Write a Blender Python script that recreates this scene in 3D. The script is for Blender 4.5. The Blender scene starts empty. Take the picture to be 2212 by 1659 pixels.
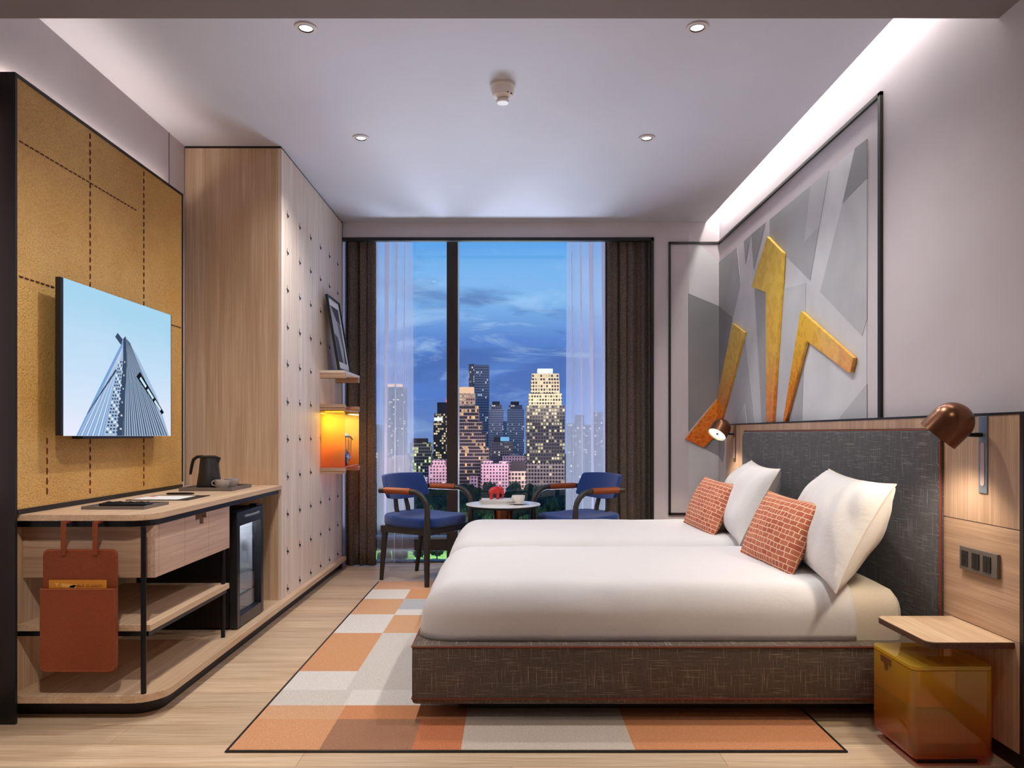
import bpy, bmesh, math, random
from mathutils import Vector, Matrix, Euler, noise

random.seed(7)
SC = bpy.context.scene
COL = SC.collection

# ------------------------------------------------------------------ measuring
FPX, CX, CY, EYE = 1600.0, 1106.0, 936.0, 1.04      # focal length in pixels, vanishing point, eye height


def at(x, y, d):
    return Vector(((x - CX) * d / FPX, d, EYE - (y - CY) * d / FPX))


def on_x(x, y, X):
    """point of the plane X = const seen at photo position x, y"""
    t = X / (x - CX)
    return Vector((X, FPX * t, EYE - (y - CY) * t))


def lin(r, g, b):
    def f(c):
        c = c / 255.0
        return c / 12.92 if c <= 0.04045 else ((c + 0.055) / 1.055) ** 2.4
    return (f(r), f(g), f(b), 1.0)


# ------------------------------------------------------------------ materials
def newmat(name):
    m = bpy.data.materials.new(name)
    m.use_nodes = True
    nt = m.node_tree
    b = nt.nodes['Principled BSDF']
    return m, nt, b


def N(nt, typ, **kw):
    n = nt.nodes.new(typ)
    for k, v in kw.items():
        if k.startswith('i_'):
            key = k[2:]
            key = int(key) if key.isdigit() else key.replace('_', ' ')
            n.inputs[key].default_value = v
        else:
            setattr(n, k, v)
    return n


def L(nt, a, b):
    nt.links.new(a, b)


def ramp(nt, fac, stops):
    r = nt.nodes.new('ShaderNodeValToRGB')
    els = r.color_ramp.elements
    while len(els) < len(stops):
        els.new(0.5)
    for e, (p, c) in zip(els, stops):
        e.position = p
        e.color = c
    if fac is not None:
        L(nt, fac, r.inputs['Fac'])
    return r


def math_n(nt, op, a, b=None):
    n = nt.nodes.new('ShaderNodeMath')
    n.operation = op
    for i, v in enumerate((a, b)):
        if v is None:
            continue
        if isinstance(v, (int, float)):
            n.inputs[i].default_value = v
        else:
            L(nt, v, n.inputs[i])
    return n.outputs[0]


def mixc(nt, fac, a, b, blend='MIX'):
    n = nt.nodes.new('ShaderNodeMix')
    n.data_type = 'RGBA'
    n.blend_type = blend
    for s, v in ((0, fac), (6, a), (7, b)):
        if isinstance(v, (int, float)):
            n.inputs[s].default_value = v
        elif isinstance(v, tuple):
            n.inputs[s].default_value = v
        else:
            L(nt, v, n.inputs[s])
    return n.outputs[2]


def coords(nt, scale, kind='Object'):
    tc = nt.nodes.new('ShaderNodeTexCoord')
    mp = nt.nodes.new('ShaderNodeMapping')
    mp.inputs['Scale'].default_value = scale
    L(nt, tc.outputs[kind], mp.inputs['Vector'])
    return mp.outputs['Vector']


def tex_noise(nt, vec, scale=1.0, detail=4.0, rough=0.55, dist=0.0):
    n = nt.nodes.new('ShaderNodeTexNoise')
    n.inputs['Scale'].default_value = scale
    n.inputs['Detail'].default_value = detail
    n.inputs['Roughness'].default_value = rough
    n.inputs['Distortion'].default_value = dist
    L(nt, vec, n.inputs['Vector'])
    return n.outputs['Fac']


def bump(nt, bsdf, height, strength=0.2, dist=0.01):
    b = nt.nodes.new('ShaderNodeBump')
    b.inputs['Strength'].default_value = strength
    b.inputs['Distance'].default_value = dist
    L(nt, height, b.inputs['Height'])
    L(nt, b.outputs['Normal'], bsdf.inputs['Normal'])


def plain(name, rgb, rough=0.5, metal=0.0, spec=0.5, coat=0.0):
    m, nt, b = newmat(name)
    b.inputs['Base Color'].default_value = lin(*rgb)
    b.inputs['Roughness'].default_value = rough
    b.inputs['Metallic'].default_value = metal
    b.inputs['Specular IOR Level'].default_value = spec
    b.inputs['Coat Weight'].default_value = coat
    return m


def plaster(name, rgb, var=0.06):
    m, nt, b = newmat(name)
    v = coords(nt, (1, 1, 1))
    n = tex_noise(nt, v, 1.6, 5)
    c = lin(*rgb)
    lo = tuple(x * (1 - var) for x in c[:3]) + (1,)
    hi = tuple(min(1, x * (1 + var)) for x in c[:3]) + (1,)
    r = ramp(nt, n, [(0.3, lo), (0.7, hi)])
    L(nt, r.outputs['Color'], b.inputs['Base Color'])
    b.inputs['Roughness'].default_value = 0.75
    b.inputs['Specular IOR Level'].default_value = 0.25
    bump(nt, b, tex_noise(nt, v, 90, 4), 0.05, 0.003)
    return m


def wood(name, light, dark, axis, rough=0.45, across=14.0, along=0.7):
    m, nt, b = newmat(name)
    s1 = [across] * 3
    s2 = [across * 9] * 3
    i = 'xyz'.index(axis)
    s1[i] = along
    s2[i] = along * 3.5
    v1 = coords(nt, tuple(s1))
    v2 = coords(nt, tuple(s2))
    n1 = tex_noise(nt, v1, 1.0, 5, 0.6, 1.2)
    n2 = tex_noise(nt, v2, 1.0, 3, 0.6, 0.3)
    f = math_n(nt, 'ADD', math_n(nt, 'MULTIPLY', n1, 0.55), math_n(nt, 'MULTIPLY', n2, 0.45))
    r = ramp(nt, f, [(0.33, lin(*dark)), (0.5, lin(*[(p + q) / 2 for p, q in zip(light, dark)])), (0.62, lin(*light))])
    L(nt, r.outputs['Color'], b.inputs['Base Color'])
    b.inputs['Roughness'].default_value = rough
    b.inputs['Specular IOR Level'].default_value = 0.35
    bump(nt, b, n2, 0.08, 0.002)
    return m


def linen(name, base, streak, amount=0.6, fine=170.0, thr=(0.60, 0.70)):
    """woven cloth with pale slubs running along every axis"""
    m, nt, b = newmat(name)
    tot = None
    geo = N(nt, 'ShaderNodeNewGeometry')
    sn = N(nt, 'ShaderNodeSeparateXYZ')
    L(nt, geo.outputs['True Normal'], sn.inputs[0])
    for ax in range(3):
        s = [fine] * 3
        s[ax] = fine / 32.0
        n = tex_noise(nt, coords(nt, tuple(s)), 1.0, 1.5, 0.5)
        r = ramp(nt, n, [(thr[0], (0, 0, 0, 1)), (thr[1], (1, 1, 1, 1))]).outputs['Color']
        # a thread only shows on faces it runs along
        r = math_n(nt, 'MULTIPLY', r, math_n(nt, 'LESS_THAN', math_n(nt, 'ABSOLUTE', sn.outputs[ax]), .7))
        tot = r if tot is None else math_n(nt, 'MAXIMUM', tot, r)
    weave = tex_noise(nt, coords(nt, (330, 330, 330)), 1.0, 2)
    c = mixc(nt, math_n(nt, 'MULTIPLY', tot, amount), lin(*base), lin(*streak))
    dk = ramp(nt, weave, [(0.3, (0.62, 0.62, 0.62, 1)), (0.7, (1.15, 1.15, 1.15, 1))]).outputs['Color']
    c = mixc(nt, 1.0, c, dk, 'MULTIPLY')
    L(nt, c, b.inputs['Base Color'])
    b.inputs['Roughness'].default_value = 0.9
    b.inputs['Specular IOR Level'].default_value = 0.15
    b.inputs['Sheen Weight'].default_value = 0.15
    bump(nt, b, weave, 0.35, 0.002)
    return m


def leather(name, rgb, dark, scale=230.0, strength=0.45):
    m, nt, b = newmat(name)
    v = coords(nt, (1, 1, 1))
    vo = nt.nodes.new('ShaderNodeTexVoronoi')
    vo.feature = 'SMOOTH_F1'
    vo.inputs['Scale'].default_value = scale
    L(nt, v, vo.inputs['Vector'])
    big = tex_noise(nt, v, 2.2, 4)
    c = ramp(nt, big, [(0.3, lin(*dark)), (0.65, lin(*rgb))]).outputs['Color']
    c2 = ramp(nt, vo.outputs['Distance'], [(0.0, (1.08, 1.08, 1.08, 1)), (0.75, (0.72, 0.72, 0.72, 1))]).outputs['Color']
    L(nt, mixc(nt, 1.0, c, c2, 'MULTIPLY'), b.inputs['Base Color'])
    b.inputs['Roughness'].default_value = 0.5
    b.inputs['Specular IOR Level'].default_value = 0.35
    inv = math_n(nt, 'SUBTRACT', 1.0, vo.outputs['Distance'])
    bump(nt, b, inv, strength, 0.004)
    return m


def cloth(name, rgb, rough=0.85, scale=400.0, strength=0.15, sheen=0.2, crease=0.0):
    m, nt, b = newmat(name)
    v = coords(nt, (1, 1, 1))
    n = tex_noise(nt, v, scale, 2)
    c = lin(*rgb)
    r = ramp(nt, n, [(0.3, tuple(x * 0.88 for x in c[:3]) + (1,)), (0.7, c)])
    L(nt, r.outputs['Color'], b.inputs['Base Color'])
    b.inputs['Roughness'].default_value = rough
    b.inputs['Specular IOR Level'].default_value = 0.2
    b.inputs['Sheen Weight'].default_value = sheen
    h = n
    if crease:
        w = tex_noise(nt, v, 9.0, 6, 0.62, 1.5)
        h = math_n(nt, 'ADD', math_n(nt, 'MULTIPLY', n, 0.12), math_n(nt, 'MULTIPLY', w, crease))
    bump(nt, b, h, strength, 0.01)
    return m


def emit(name, rgb, strength):
    m = bpy.data.materials.new(name)
    m.use_nodes = True
    nt = m.node_tree
    nt.nodes.clear()
    e = N(nt, 'ShaderNodeEmission')
    e.inputs['Color'].default_value = lin(*rgb)
    e.inputs['Strength'].default_value = strength
    o = N(nt, 'ShaderNodeOutputMaterial')
    L(nt, e.outputs[0], o.inputs['Surface'])
    return m


def see_through(name, tint, gloss=0.07, rough=0.0, body=None, body_fac=0.0):
    """thin clear or tinted sheet: transparency, an optional coloured body and a sharp reflection"""
    m = bpy.data.materials.new(name)
    m.use_nodes = True
    nt = m.node_tree
    nt.nodes.clear()
    t = N(nt, 'ShaderNodeBsdfTransparent')
    t.inputs['Color'].default_value = tint
    sh = t.outputs[0]
    if body:
        d = N(nt, 'ShaderNodeBsdfDiffuse')
        d.inputs['Color'].default_value = body
        tr = N(nt, 'ShaderNodeBsdfTranslucent')
        tr.inputs['Color'].default_value = body
        mx = N(nt, 'ShaderNodeMixShader', i_0=0.5)
        L(nt, d.outputs[0], mx.inputs[1])
        L(nt, tr.outputs[0], mx.inputs[2])
        m2 = N(nt, 'ShaderNodeMixShader', i_0=body_fac)
        L(nt, sh, m2.inputs[1])
        L(nt, mx.outputs[0], m2.inputs[2])
        sh = m2.outputs[0]
    if gloss:
        g = N(nt, 'ShaderNodeBsdfGlossy')
        g.inputs['Roughness'].default_value = rough
        lw = N(nt, 'ShaderNodeFresnel')
        gm_ = N(nt, 'ShaderNodeNewGeometry')
        L(nt, math_n(nt, 'SUBTRACT', 1.45, math_n(nt, 'MULTIPLY', gm_.outputs['Backfacing'], .76)), lw.inputs['IOR'])
        f = math_n(nt, 'ADD', lw.outputs[0], gloss - 0.03)
        m3 = N(nt, 'ShaderNodeMixShader')
        L(nt, f, m3.inputs[0])
        L(nt, sh, m3.inputs[1])
        L(nt, g.outputs[0], m3.inputs[2])
        sh = m3.outputs[0]
    o = N(nt, 'ShaderNodeOutputMaterial')
    L(nt, sh, o.inputs['Surface'])
    return m


def amber_sheet(name, z0, z1, top, bottom, body_fac):
    """amber acrylic dyed from yellow at its top to orange at its foot"""
    m = see_through(name, (1, 1, 1, 1), 0.06, 0.03, (1, 1, 1, 1), body_fac)
    nt = m.node_tree
    geo = N(nt, 'ShaderNodeNewGeometry')
    sx = N(nt, 'ShaderNodeSeparateXYZ')
    L(nt, geo.outputs['Position'], sx.inputs[0])
    mr = N(nt, 'ShaderNodeMapRange')
    mr.inputs['From Min'].default_value = z0
    mr.inputs['From Max'].default_value = z1
    L(nt, sx.outputs['Z'], mr.inputs['Value'])
    c = ramp(nt, mr.outputs[0], [(0.05, lin(*bottom)), (0.85, lin(*top))]).outputs['Color']
    for n in nt.nodes:
        if n.type in ('BSDF_TRANSPARENT', 'BSDF_DIFFUSE', 'BSDF_TRANSLUCENT'):
            L(nt, c, n.inputs['Color'])
    return m


def amber_art(name, z0, z1):
    m, nt, b = newmat(name)
    geo = N(nt, 'ShaderNodeNewGeometry')
    sx = N(nt, 'ShaderNodeSeparateXYZ')
    L(nt, geo.outputs['Position'], sx.inputs[0])
    mr = N(nt, 'ShaderNodeMapRange')
    mr.inputs['From Min'].default_value = z0
    mr.inputs['From Max'].default_value = z1
    L(nt, sx.outputs['Z'], mr.inputs['Value'])
    c = ramp(nt, mr.outputs[0], [(0.0, lin(224, 104, 36)), (0.22, lin(230, 132, 38)), (0.42, lin(234, 182, 62)), (0.8, lin(244, 206, 88))]).outputs['Color']
    v = coords(nt, (1, 1, 1))
    vo = N(nt, 'ShaderNodeTexVoronoi', feature='DISTANCE_TO_EDGE')
    vo.inputs['Scale'].default_value = 26
    L(nt, v, vo.inputs['Vector'])
    ln = ramp(nt, vo.outputs['Distance'], [(0.03, (1, 1, 1, 1)), (0.07, (0, 0, 0, 1))]).outputs['Color']
    vc = N(nt, 'ShaderNodeTexVoronoi')
    vc.inputs['Scale'].default_value = 26
    L(nt, v, vc.inputs['Vector'])
    w = ramp(nt, vc.outputs['Color'], [(0.45, (0.88, 0.84, 0.74, 1)), (0.55, (1, 1, 1, 1))]).outputs['Color']
    c = mixc(nt, 1.0, c, w, 'MULTIPLY')
    c = mixc(nt, math_n(nt, 'MULTIPLY', ln, 0.35), c, lin(240, 200, 100))
    L(nt, c, b.inputs['Base Color'])
    b.inputs['Roughness'].default_value = 0.12
    return m


def facade(name, wall, glass, lit, w, h, prob, fx, fz, strength):
    """office front: a grid of panes, some of them lit from inside"""
    m, nt, b = newmat(name)
    tc = N(nt, 'ShaderNodeTexCoord')
    sx = N(nt, 'ShaderNodeSeparateXYZ')
    L(nt, tc.outputs['Object'], sx.inputs[0])
    u = math_n(nt, 'DIVIDE', math_n(nt, 'ADD', sx.outputs['X'], sx.outputs['Y']), w)
    v = math_n(nt, 'DIVIDE', sx.outputs['Z'], h)
    mu = math_n(nt, 'GREATER_THAN', math_n(nt, 'FRACT', u), fx)
    mv = math_n(nt, 'GREATER_THAN', math_n(nt, 'FRACT', v), fz)
    win = math_n(nt, 'MULTIPLY', mu, mv)
    cv = N(nt, 'ShaderNodeCombineXYZ')
    L(nt, math_n(nt, 'FLOOR', u), cv.inputs[0])
    L(nt, math_n(nt, 'FLOOR', v), cv.inputs[1])
    wn = N(nt, 'ShaderNodeTexWhiteNoise', noise_dimensions='3D')
    L(nt, cv.outputs[0], wn.inputs['Vector'])
    clump = tex_noise(nt, cv.outputs[0], 0.22, 2)
    on = math_n(nt, 'LESS_THAN', math_n(nt, 'ADD', wn.outputs['Value'], math_n(nt, 'SUBTRACT', 0.5, clump)), prob)
    on = math_n(nt, 'MULTIPLY', on, win)
    s2 = N(nt, 'ShaderNodeSeparateXYZ')
    L(nt, wn.outputs['Color'], s2.inputs[0])
    br = math_n(nt, 'ADD', math_n(nt, 'MULTIPLY', s2.outputs[1], 0.9), 0.25)
    L(nt, mixc(nt, win, lin(*wall), lin(*glass)), b.inputs['Base Color'])
    b.inputs['Roughness'].default_value = 0.6
    b.inputs['Emission Color'].default_value = lin(*lit)
    L(nt, math_n(nt, 'MULTIPLY', math_n(nt, 'MULTIPLY', on, br), strength), b.inputs['Emission Strength'])
    return m


# ------------------------------------------------------------------ mesh building
class MB:
    def __init__(self):
        self.bm = bmesh.new()

    def add(self, t, mi=0, smooth=False):
        for f in t.faces:
            f.material_index = mi
            if smooth is not None:
                f.smooth = smooth
        me = bpy.data.meshes.new('t')
        t.to_mesh(me)
        t.free()
        self.bm.from_mesh(me)
        bpy.data.meshes.remove(me)
        return self

    def box(self, x0, x1, y0, y1, z0, z1, bev=0.0, seg=2, mi=0, M=None):
        t = bmesh.new()
        bmesh.ops.create_cube(t, size=1.0)
        sx, sy, sz = x1 - x0, y1 - y0, z1 - z0
        for v in t.verts:
            v.co = Vector(((v.co.x + .5) * sx + x0, (v.co.y + .5) * sy + y0, (v.co.z + .5) * sz + z0))
        if bev:
            res = bmesh.ops.bevel(t, geom=list(t.edges), offset=min(bev, 0.49 * min(abs(sx), abs(sy), abs(sz))), segments=seg, affect='EDGES', profile=0.5)
            for f in res['faces']:
                f.smooth = True
        if M is not None:
            bmesh.ops.transform(t, matrix=M, verts=t.verts)
        return self.add(t, mi, None)

    def prism(self, pts, vec, mi=0, bev=0.0):
        """flat polygon pts (3-D) pushed along vec"""
        t = bmesh.new()
        vec = Vector(vec)
        a = [t.verts.new(Vector(p)) for p in pts]
        b = [t.verts.new(Vector(p) + vec) for p in pts]
        n = len(pts)
        t.faces.new(a)
        t.faces.new(b[::-1])
        for i in range(n):
            t.faces.new((a[i], b[i], b[(i + 1) % n], a[(i + 1) % n]))
        bmesh.ops.recalc_face_normals(t, faces=t.faces)
        if bev:
            res = bmesh.ops.bevel(t, geom=list(t.edges), offset=bev, segments=2, affect='EDGES', profile=0.5)
            for f in res['faces']:
                f.smooth = True
        return self.add(t, mi, None)

    def rrect(self, x0, x1, y0, y1, z0, z1, r, corners, mi=0, seg=8, bev=0.0):
        """slab in x-y with the named corners ('00','10','01','11') rounded"""
        pts = []
        for key, cx, cy, a0 in (('10', x1, y0, -90), ('11', x1, y1, 0), ('01', x0, y1, 90), ('00', x0, y0, 180)):
            if key in corners:
                ox = cx - r if key[0] == '1' else cx + r
                oy = cy - r if key[1] == '1' else cy + r
                for k in range(seg + 1):
                    a = math.radians(a0 + 90.0 * k / seg)
                    pts.append((ox + r * math.cos(a), oy + r * math.sin(a), z0))
            else:
                pts.append((cx, cy, z0))
        return self.prism(pts, (0, 0, z1 - z0), mi, bev)

    def cyl(self, p0, p1, r0, r1=None, seg=24, mi=0):
        r1 = r0 if r1 is None else r1
        return self.tube([p0, p1], [r0, r1], seg, mi)

    def tube(self, path, r, seg=12, mi=0, closed=False, flat=1.0, up=None):
        path = [Vector(p) for p in path]
        n = len(path)
        rs = r if isinstance(r, (list, tuple)) else [r] * n
        t = bmesh.new()
        rings = []
        tan0 = (path[1] - path[0]).normalized()
        ref = Vector(up) if up else (Vector((0, 0, 1)) if abs(tan0.z) < 0.9 else Vector((1, 0, 0)))
        nrm = (ref - tan0 * ref.dot(tan0)).normalized()
        for i, p in enumerate(path):
            if closed:
                tan = (path[(i + 1) % n] - path[i - 1]).normalized()
            elif i == 0:
                tan = tan0
            elif i == n - 1:
                tan = (path[-1] - path[-2]).normalized()
            else:
                tan = ((path[i + 1] - path[i]).normalized() + (path[i] - path[i - 1]).normalized()).normalized()
            nrm = (nrm - tan * nrm.dot(tan)).normalized()
            bi = tan.cross(nrm)
            rings.append([t.verts.new(p + (nrm * math.cos(2 * math.pi * k / seg) * flat + bi * math.sin(2 * math.pi * k / seg)) * rs[i]) for k in range(seg)])
        m = n if closed else n - 1
        for i in range(m):
            a, b = rings[i], rings[(i + 1) % n]
            for k in range(seg):
                t.faces.new((a[k], a[(k + 1) % seg], b[(k + 1) % seg], b[k]))
        if not closed:
            t.faces.new(rings[0][::-1])
            t.faces.new(rings[-1])
        bmesh.ops.recalc_face_normals(t, faces=t.faces)
        return self.add(t, mi, True)

    def lathe(self, prof, M=None, seg=32, mi=0):
        """profile of (radius, height) turned round z"""
        t = bmesh.new()
        rings = []
        for r, z in prof:
            if r < 1e-6:
                rings.append([t.verts.new((0, 0, z))])
            else:
                rings.append([t.verts.new((r * math.cos(2 * math.pi * k / seg), r * math.sin(2 * math.pi * k / seg), z)) for k in range(seg)])
        for a, b in zip(rings, rings[1:]):
            for k in range(seg):
                k2 = (k + 1) % seg
                if len(a) == 1 and len(b) == 1:
                    break
                if len(a) == 1:
                    t.faces.new((a[0], b[k2], b[k]))
                elif len(b) == 1:
                    t.faces.new((a[k], a[k2], b[0]))
                else:
                    t.faces.new((a[k], a[k2], b[k2], b[k]))
        if M is not None:
            bmesh.ops.transform(t, matrix=M, verts=t.verts)
        bmesh.ops.recalc_face_normals(t, faces=t.faces)
        return self.add(t, mi, True)

    def ball(self, c, r, seg=20, mi=0, M=None):
        t = bmesh.new()
        bmesh.ops.create_uvsphere(t, u_segments=seg, v_segments=max(6, seg // 2), radius=1.0)
        rr = Vector(r) if not isinstance(r, (int, float)) else Vector((r, r, r))
        for v in t.verts:
            v.co = Vector((v.co.x * rr.x, v.co.y * rr.y, v.co.z * rr.z))
        if M is not None:
            bmesh.ops.transform(t, matrix=M, verts=t.verts)
        for v in t.verts:
            v.co += Vector(c)
        return self.add(t, mi, True)

    def quadgrid(self, fn, nu, nv, mi=0):
        t = bmesh.new()
        g = [[t.verts.new(fn(i / nu, j / nv)) for j in range(nv + 1)] for i in range(nu + 1)]
        for i in range(nu):
            for j in range(nv):
                t.faces.new((g[i][j], g[i + 1][j], g[i + 1][j + 1], g[i][j + 1]))
        return self.add(t, mi, True)

    def build(self, name, mats, parent=None):
        off = Vector((0, 0, 0))
        p = parent
        while p is not None:
            off += p.location
            p = p.parent
        for v in self.bm.verts:
            v.co -= off
        for e in self.bm.edges:
            if len(e.link_faces) == 2 and e.calc_face_angle(0) > 0.6:
                e.smooth = False
        me = bpy.data.meshes.new(name)
        self.bm.to_mesh(me)
        self.bm.free()
        for m in (mats if isinstance(mats, (list, tuple)) else [mats]):
            me.materials.append(m)
        o = bpy.data.objects.new(name, me)
        COL.objects.link(o)
        if parent is not None:
            o.parent = parent
        return o


def tag(o, label, cat, group=None, kind=None):
    o['label'] = label
    o['category'] = cat
    if group:
        o['group'] = group
    if kind:
        o['kind'] = kind
    return o


def thing(name, label, cat, loc=(0, 0, 0), group=None, kind=None):
    o = bpy.data.objects.new(name, None)
    o.empty_display_size = 0.1
    COL.objects.link(o)
    o.location = loc
    return tag(o, label, cat, group, kind)


def dup(root, loc, rotz, label):
    r = root.copy()
    COL.objects.link(r)
    r.location = loc
    r.rotation_euler = (0, 0, rotz)
    r['label'] = label
    for ch in list(root.children):
        c = ch.copy()
        COL.objects.link(c)
        c.parent = r
        for g in ch.children:
            d = g.copy()
            COL.objects.link(d)
            d.parent = c
    return r


def light(kind, name, loc, power, rgb, target=None, parent=None, **kw):
    ld = bpy.data.lights.new(name, kind)
    ld.energy = power
    ld.color = rgb
    for k, v in kw.items():
        setattr(ld, k, v)
    o = bpy.data.objects.new(name, ld)
    COL.objects.link(o)
    o.location = loc
    if target is not None:
        o.rotation_euler = (Vector(target) - Vector(loc)).to_track_quat('-Z', 'Y').to_euler()
    return o


def smooth_sub(o, lv=2):
    m = o.modifiers.new('sub', 'SUBSURF')
    m.levels = lv
    m.render_levels = lv
    return o


def area(name, loc, zdir, xdir, sx, sy, power, rgb, spread=180):
    """rectangular lamp shining along zdir, its long side along xdir"""
    z = -Vector(zdir).normalized()
    x = Vector(xdir)
    x = (x - z * x.dot(z)).normalized()
    y = z.cross(x)
    ld = bpy.data.lights.new(name, 'AREA')
    ld.shape = 'RECTANGLE'
    ld.size, ld.size_y = sx, sy
    ld.energy = power
    ld.color = rgb
    ld.spread = math.radians(spread)
    o = bpy.data.objects.new(name, ld)
    COL.objects.link(o)
    o.matrix_world = Matrix(((x.x, y.x, z.x, loc[0]), (x.y, y.y, z.y, loc[1]), (x.z, y.z, z.z, loc[2]), (0, 0, 0, 1)))
    return o


# ------------------------------------------------------------------ lamp powers
DOWN_P, ENT_P, COVE_P, PANEL_P = 52.0, 58.0, 15.0, 2.6
BED_P, SKY, FILL_P = 13.0, 1.3, 1050.0
LAMP_E, CITY, EXPO = 1.6, 1.15, 0.08

# ------------------------------------------------------------------ material library
OAK_L, OAK_D = (218, 191, 161), (184, 150, 119)
M = {}
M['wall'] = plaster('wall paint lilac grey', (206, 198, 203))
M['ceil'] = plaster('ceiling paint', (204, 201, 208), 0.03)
M['bulk'] = plaster('low ceiling dark tone', (128, 118, 114), 0.03)  # darker tone than the main ceiling
M['oak_x'] = wood('oak grain across', OAK_L, OAK_D, 'x')
M['oak_y'] = wood('oak grain along', OAK_L, OAK_D, 'y')
M['oak_z'] = wood('oak grain upright', OAK_L, OAK_D, 'z')
M['pale_z'] = wood('pale limed oak upright', (240, 226, 214), (214, 192, 174), 'z', 0.5)
M['wal_x'] = wood('warm oak across', (198, 166, 139), (161, 129, 105), 'x')
M['wal_y'] = wood('warm oak along', (198, 166, 139), (161, 129, 105), 'y')
M['wal_z'] = wood('warm oak upright', (198, 166, 139), (161, 129, 105), 'z')
M['drawer'] = wood('pinkish oak cross grain', (210, 180, 160), (174, 142, 124), 'y')
M['black'] = plain('black lacquer', (24, 20, 19), 0.45)
M['blackmetal'] = plain('black powder coated metal', (40, 40, 44), 0.32, 0.75)
M['nearblack'] = plain('dark plastic', (16, 16, 18), 0.35)
M['bluegrey'] = plain('blue grey metal', (132, 142, 152), 0.4, 0.5)
M['duvet'] = cloth('white duvet cotton', (228, 225, 226), 0.9, 500, 0.22, 0.15, 0.6)
M['sheet'] = cloth('ivory ribbed sheet', (226, 214, 196), 0.9, 350, 0.12, 0.15, 0.3)
M['pillow'] = cloth('white pillow cotton', (232, 228, 226), 0.85, 420, 0.30, 0.15, 0.8)
M['headlinen'] = linen('charcoal linen', (78, 77, 80), (150, 147, 148), 0.6, 260)
M['baselinen'] = linen('brown grey linen', (102, 90, 82), (196, 172, 152), 0.55, 300)
M['piping'] = plain('rust red piping', (122, 54, 34), 0.7)
M['mustard'] = leather('mustard grained leather', (222, 178, 108), (206, 156, 84), 170, 0.7)
M['tan'] = leather('tan brown leather', (150, 74, 38), (128, 58, 28), 300, 0.4)
M['stitch'] = plain('dark red thread', (92, 34, 20), 0.8)
M['stitchlight'] = plain('orange thread', (190, 110, 66), 0.8)
M['bronze'] = plain('brushed bronze', (128, 86, 62), 0.28, 0.8)
M['bronzein'] = plain('shade lining', (226, 214, 190), 0.5)
M['blue'] = cloth('royal blue wool', (28, 60, 128), 0.9, 300, 0.3, 0.3)
M['ebony'] = plain('ebonised ash', (44, 38, 35), 0.45)
M['armleather'] = leather('cognac leather', (176, 92, 44), (146, 66, 28), 400, 0.3)
M['white'] = plain('white stone', (240, 240, 240), 0.25)
M['china'] = plain('white china', (236, 230, 224), 0.2)
M['greytray'] = plain('grey wood tray', (112, 100, 94), 0.5)
M['paper'] = plain('white paper', (236, 234, 232), 0.8)
M['redmark'] = plain('red ink', (206, 84, 70), 0.8)
M['red'] = plain('coral red lacquer', (196, 44, 40), 0.35)
M['frame'] = plain('dark bronze frame', (58, 50, 47), 0.45, 0.3)
M['glass'] = see_through('window glass', (0.93, 0.95, 0.97, 1), 0.035)
M['clear'] = see_through('clear door glass', (0.86, 0.88, 0.9, 1), 0.08)
M['bottle'] = see_through('clear bottle plastic', (0.80, 0.83, 0.86, 1), 0.10, 0.02, (0.7, 0.73, 0.76, 1), 0.12)
M['sheer'] = see_through('white voile', (0.93, 0.93, 0.97, 1), 0.0, 0.5, lin(236, 232, 240), 0.38)
M['sheerfold'] = see_through('doubled white voile', (0.93, 0.93, 0.97, 1), 0.0, 0.5, lin(244, 240, 248), 0.82)
M['lampon'] = emit('lit lamp disc', (255, 246, 232), 5.0)
M['white_plastic'] = plain('off white plastic', (240, 230, 222), 0.4)

# dark speckled curtain
m_, nt_, b_ = newmat('taupe speckled curtain weave')
v_ = coords(nt_, (230, 60, 260))
wv = N(nt_, 'ShaderNodeTexVoronoi')
wv.inputs['Scale'].default_value = 1.0
L(nt_, v_, wv.inputs['Vector'])
L(nt_, ramp(nt_, wv.outputs['Distance'], [(0.18, lin(160, 140, 120)), (0.45, lin(84, 72, 66))]).outputs['Color'], b_.inputs['Base Color'])
b_.inputs['Roughness'].default_value = 0.9
M['curtain'] = m_

# brick print for the small cushions
m_, nt_, b_ = newmat('brick print cotton')
v_ = coords(nt_, (1, 1, 1))
wob = N(nt_, 'ShaderNodeTexNoise')
wob.inputs['Scale'].default_value = 9
L(nt_, v_, wob.inputs['Vector'])
vm = N(nt_, 'ShaderNodeVectorMath', operation='MULTIPLY_ADD')
L(nt_, wob.outputs['Color'], vm.inputs[0])
vm.inputs[1].default_value = (0.022, 0.012, 0)
L(nt_, v_, vm.inputs[2])
bk = N(nt_, 'ShaderNodeTexBrick')
bk.inputs['Color1'].default_value = lin(178, 88, 66)
bk.inputs['Color2'].default_value = lin(198, 116, 86)
bk.inputs['Mortar'].default_value = lin(240, 214, 178)
bk.inputs['Scale'].default_value = 1.0
bk.inputs['Mortar Size'].default_value = 0.0016
bk.inputs['Mortar Smooth'].default_value = 0.1
bk.inputs['Brick Width'].default_value = 0.046
bk.inputs['Row Height'].default_value = 0.022
bk.squash = 0.55
bk.squash_frequency = 3
L(nt_, vm.outputs[0], bk.inputs['Vector'])
L(nt_, bk.outputs['Color'], b_.inputs['Base Color'])
b_.inputs['Roughness'].default_value = 0.9
M['brick'] = m_

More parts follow.
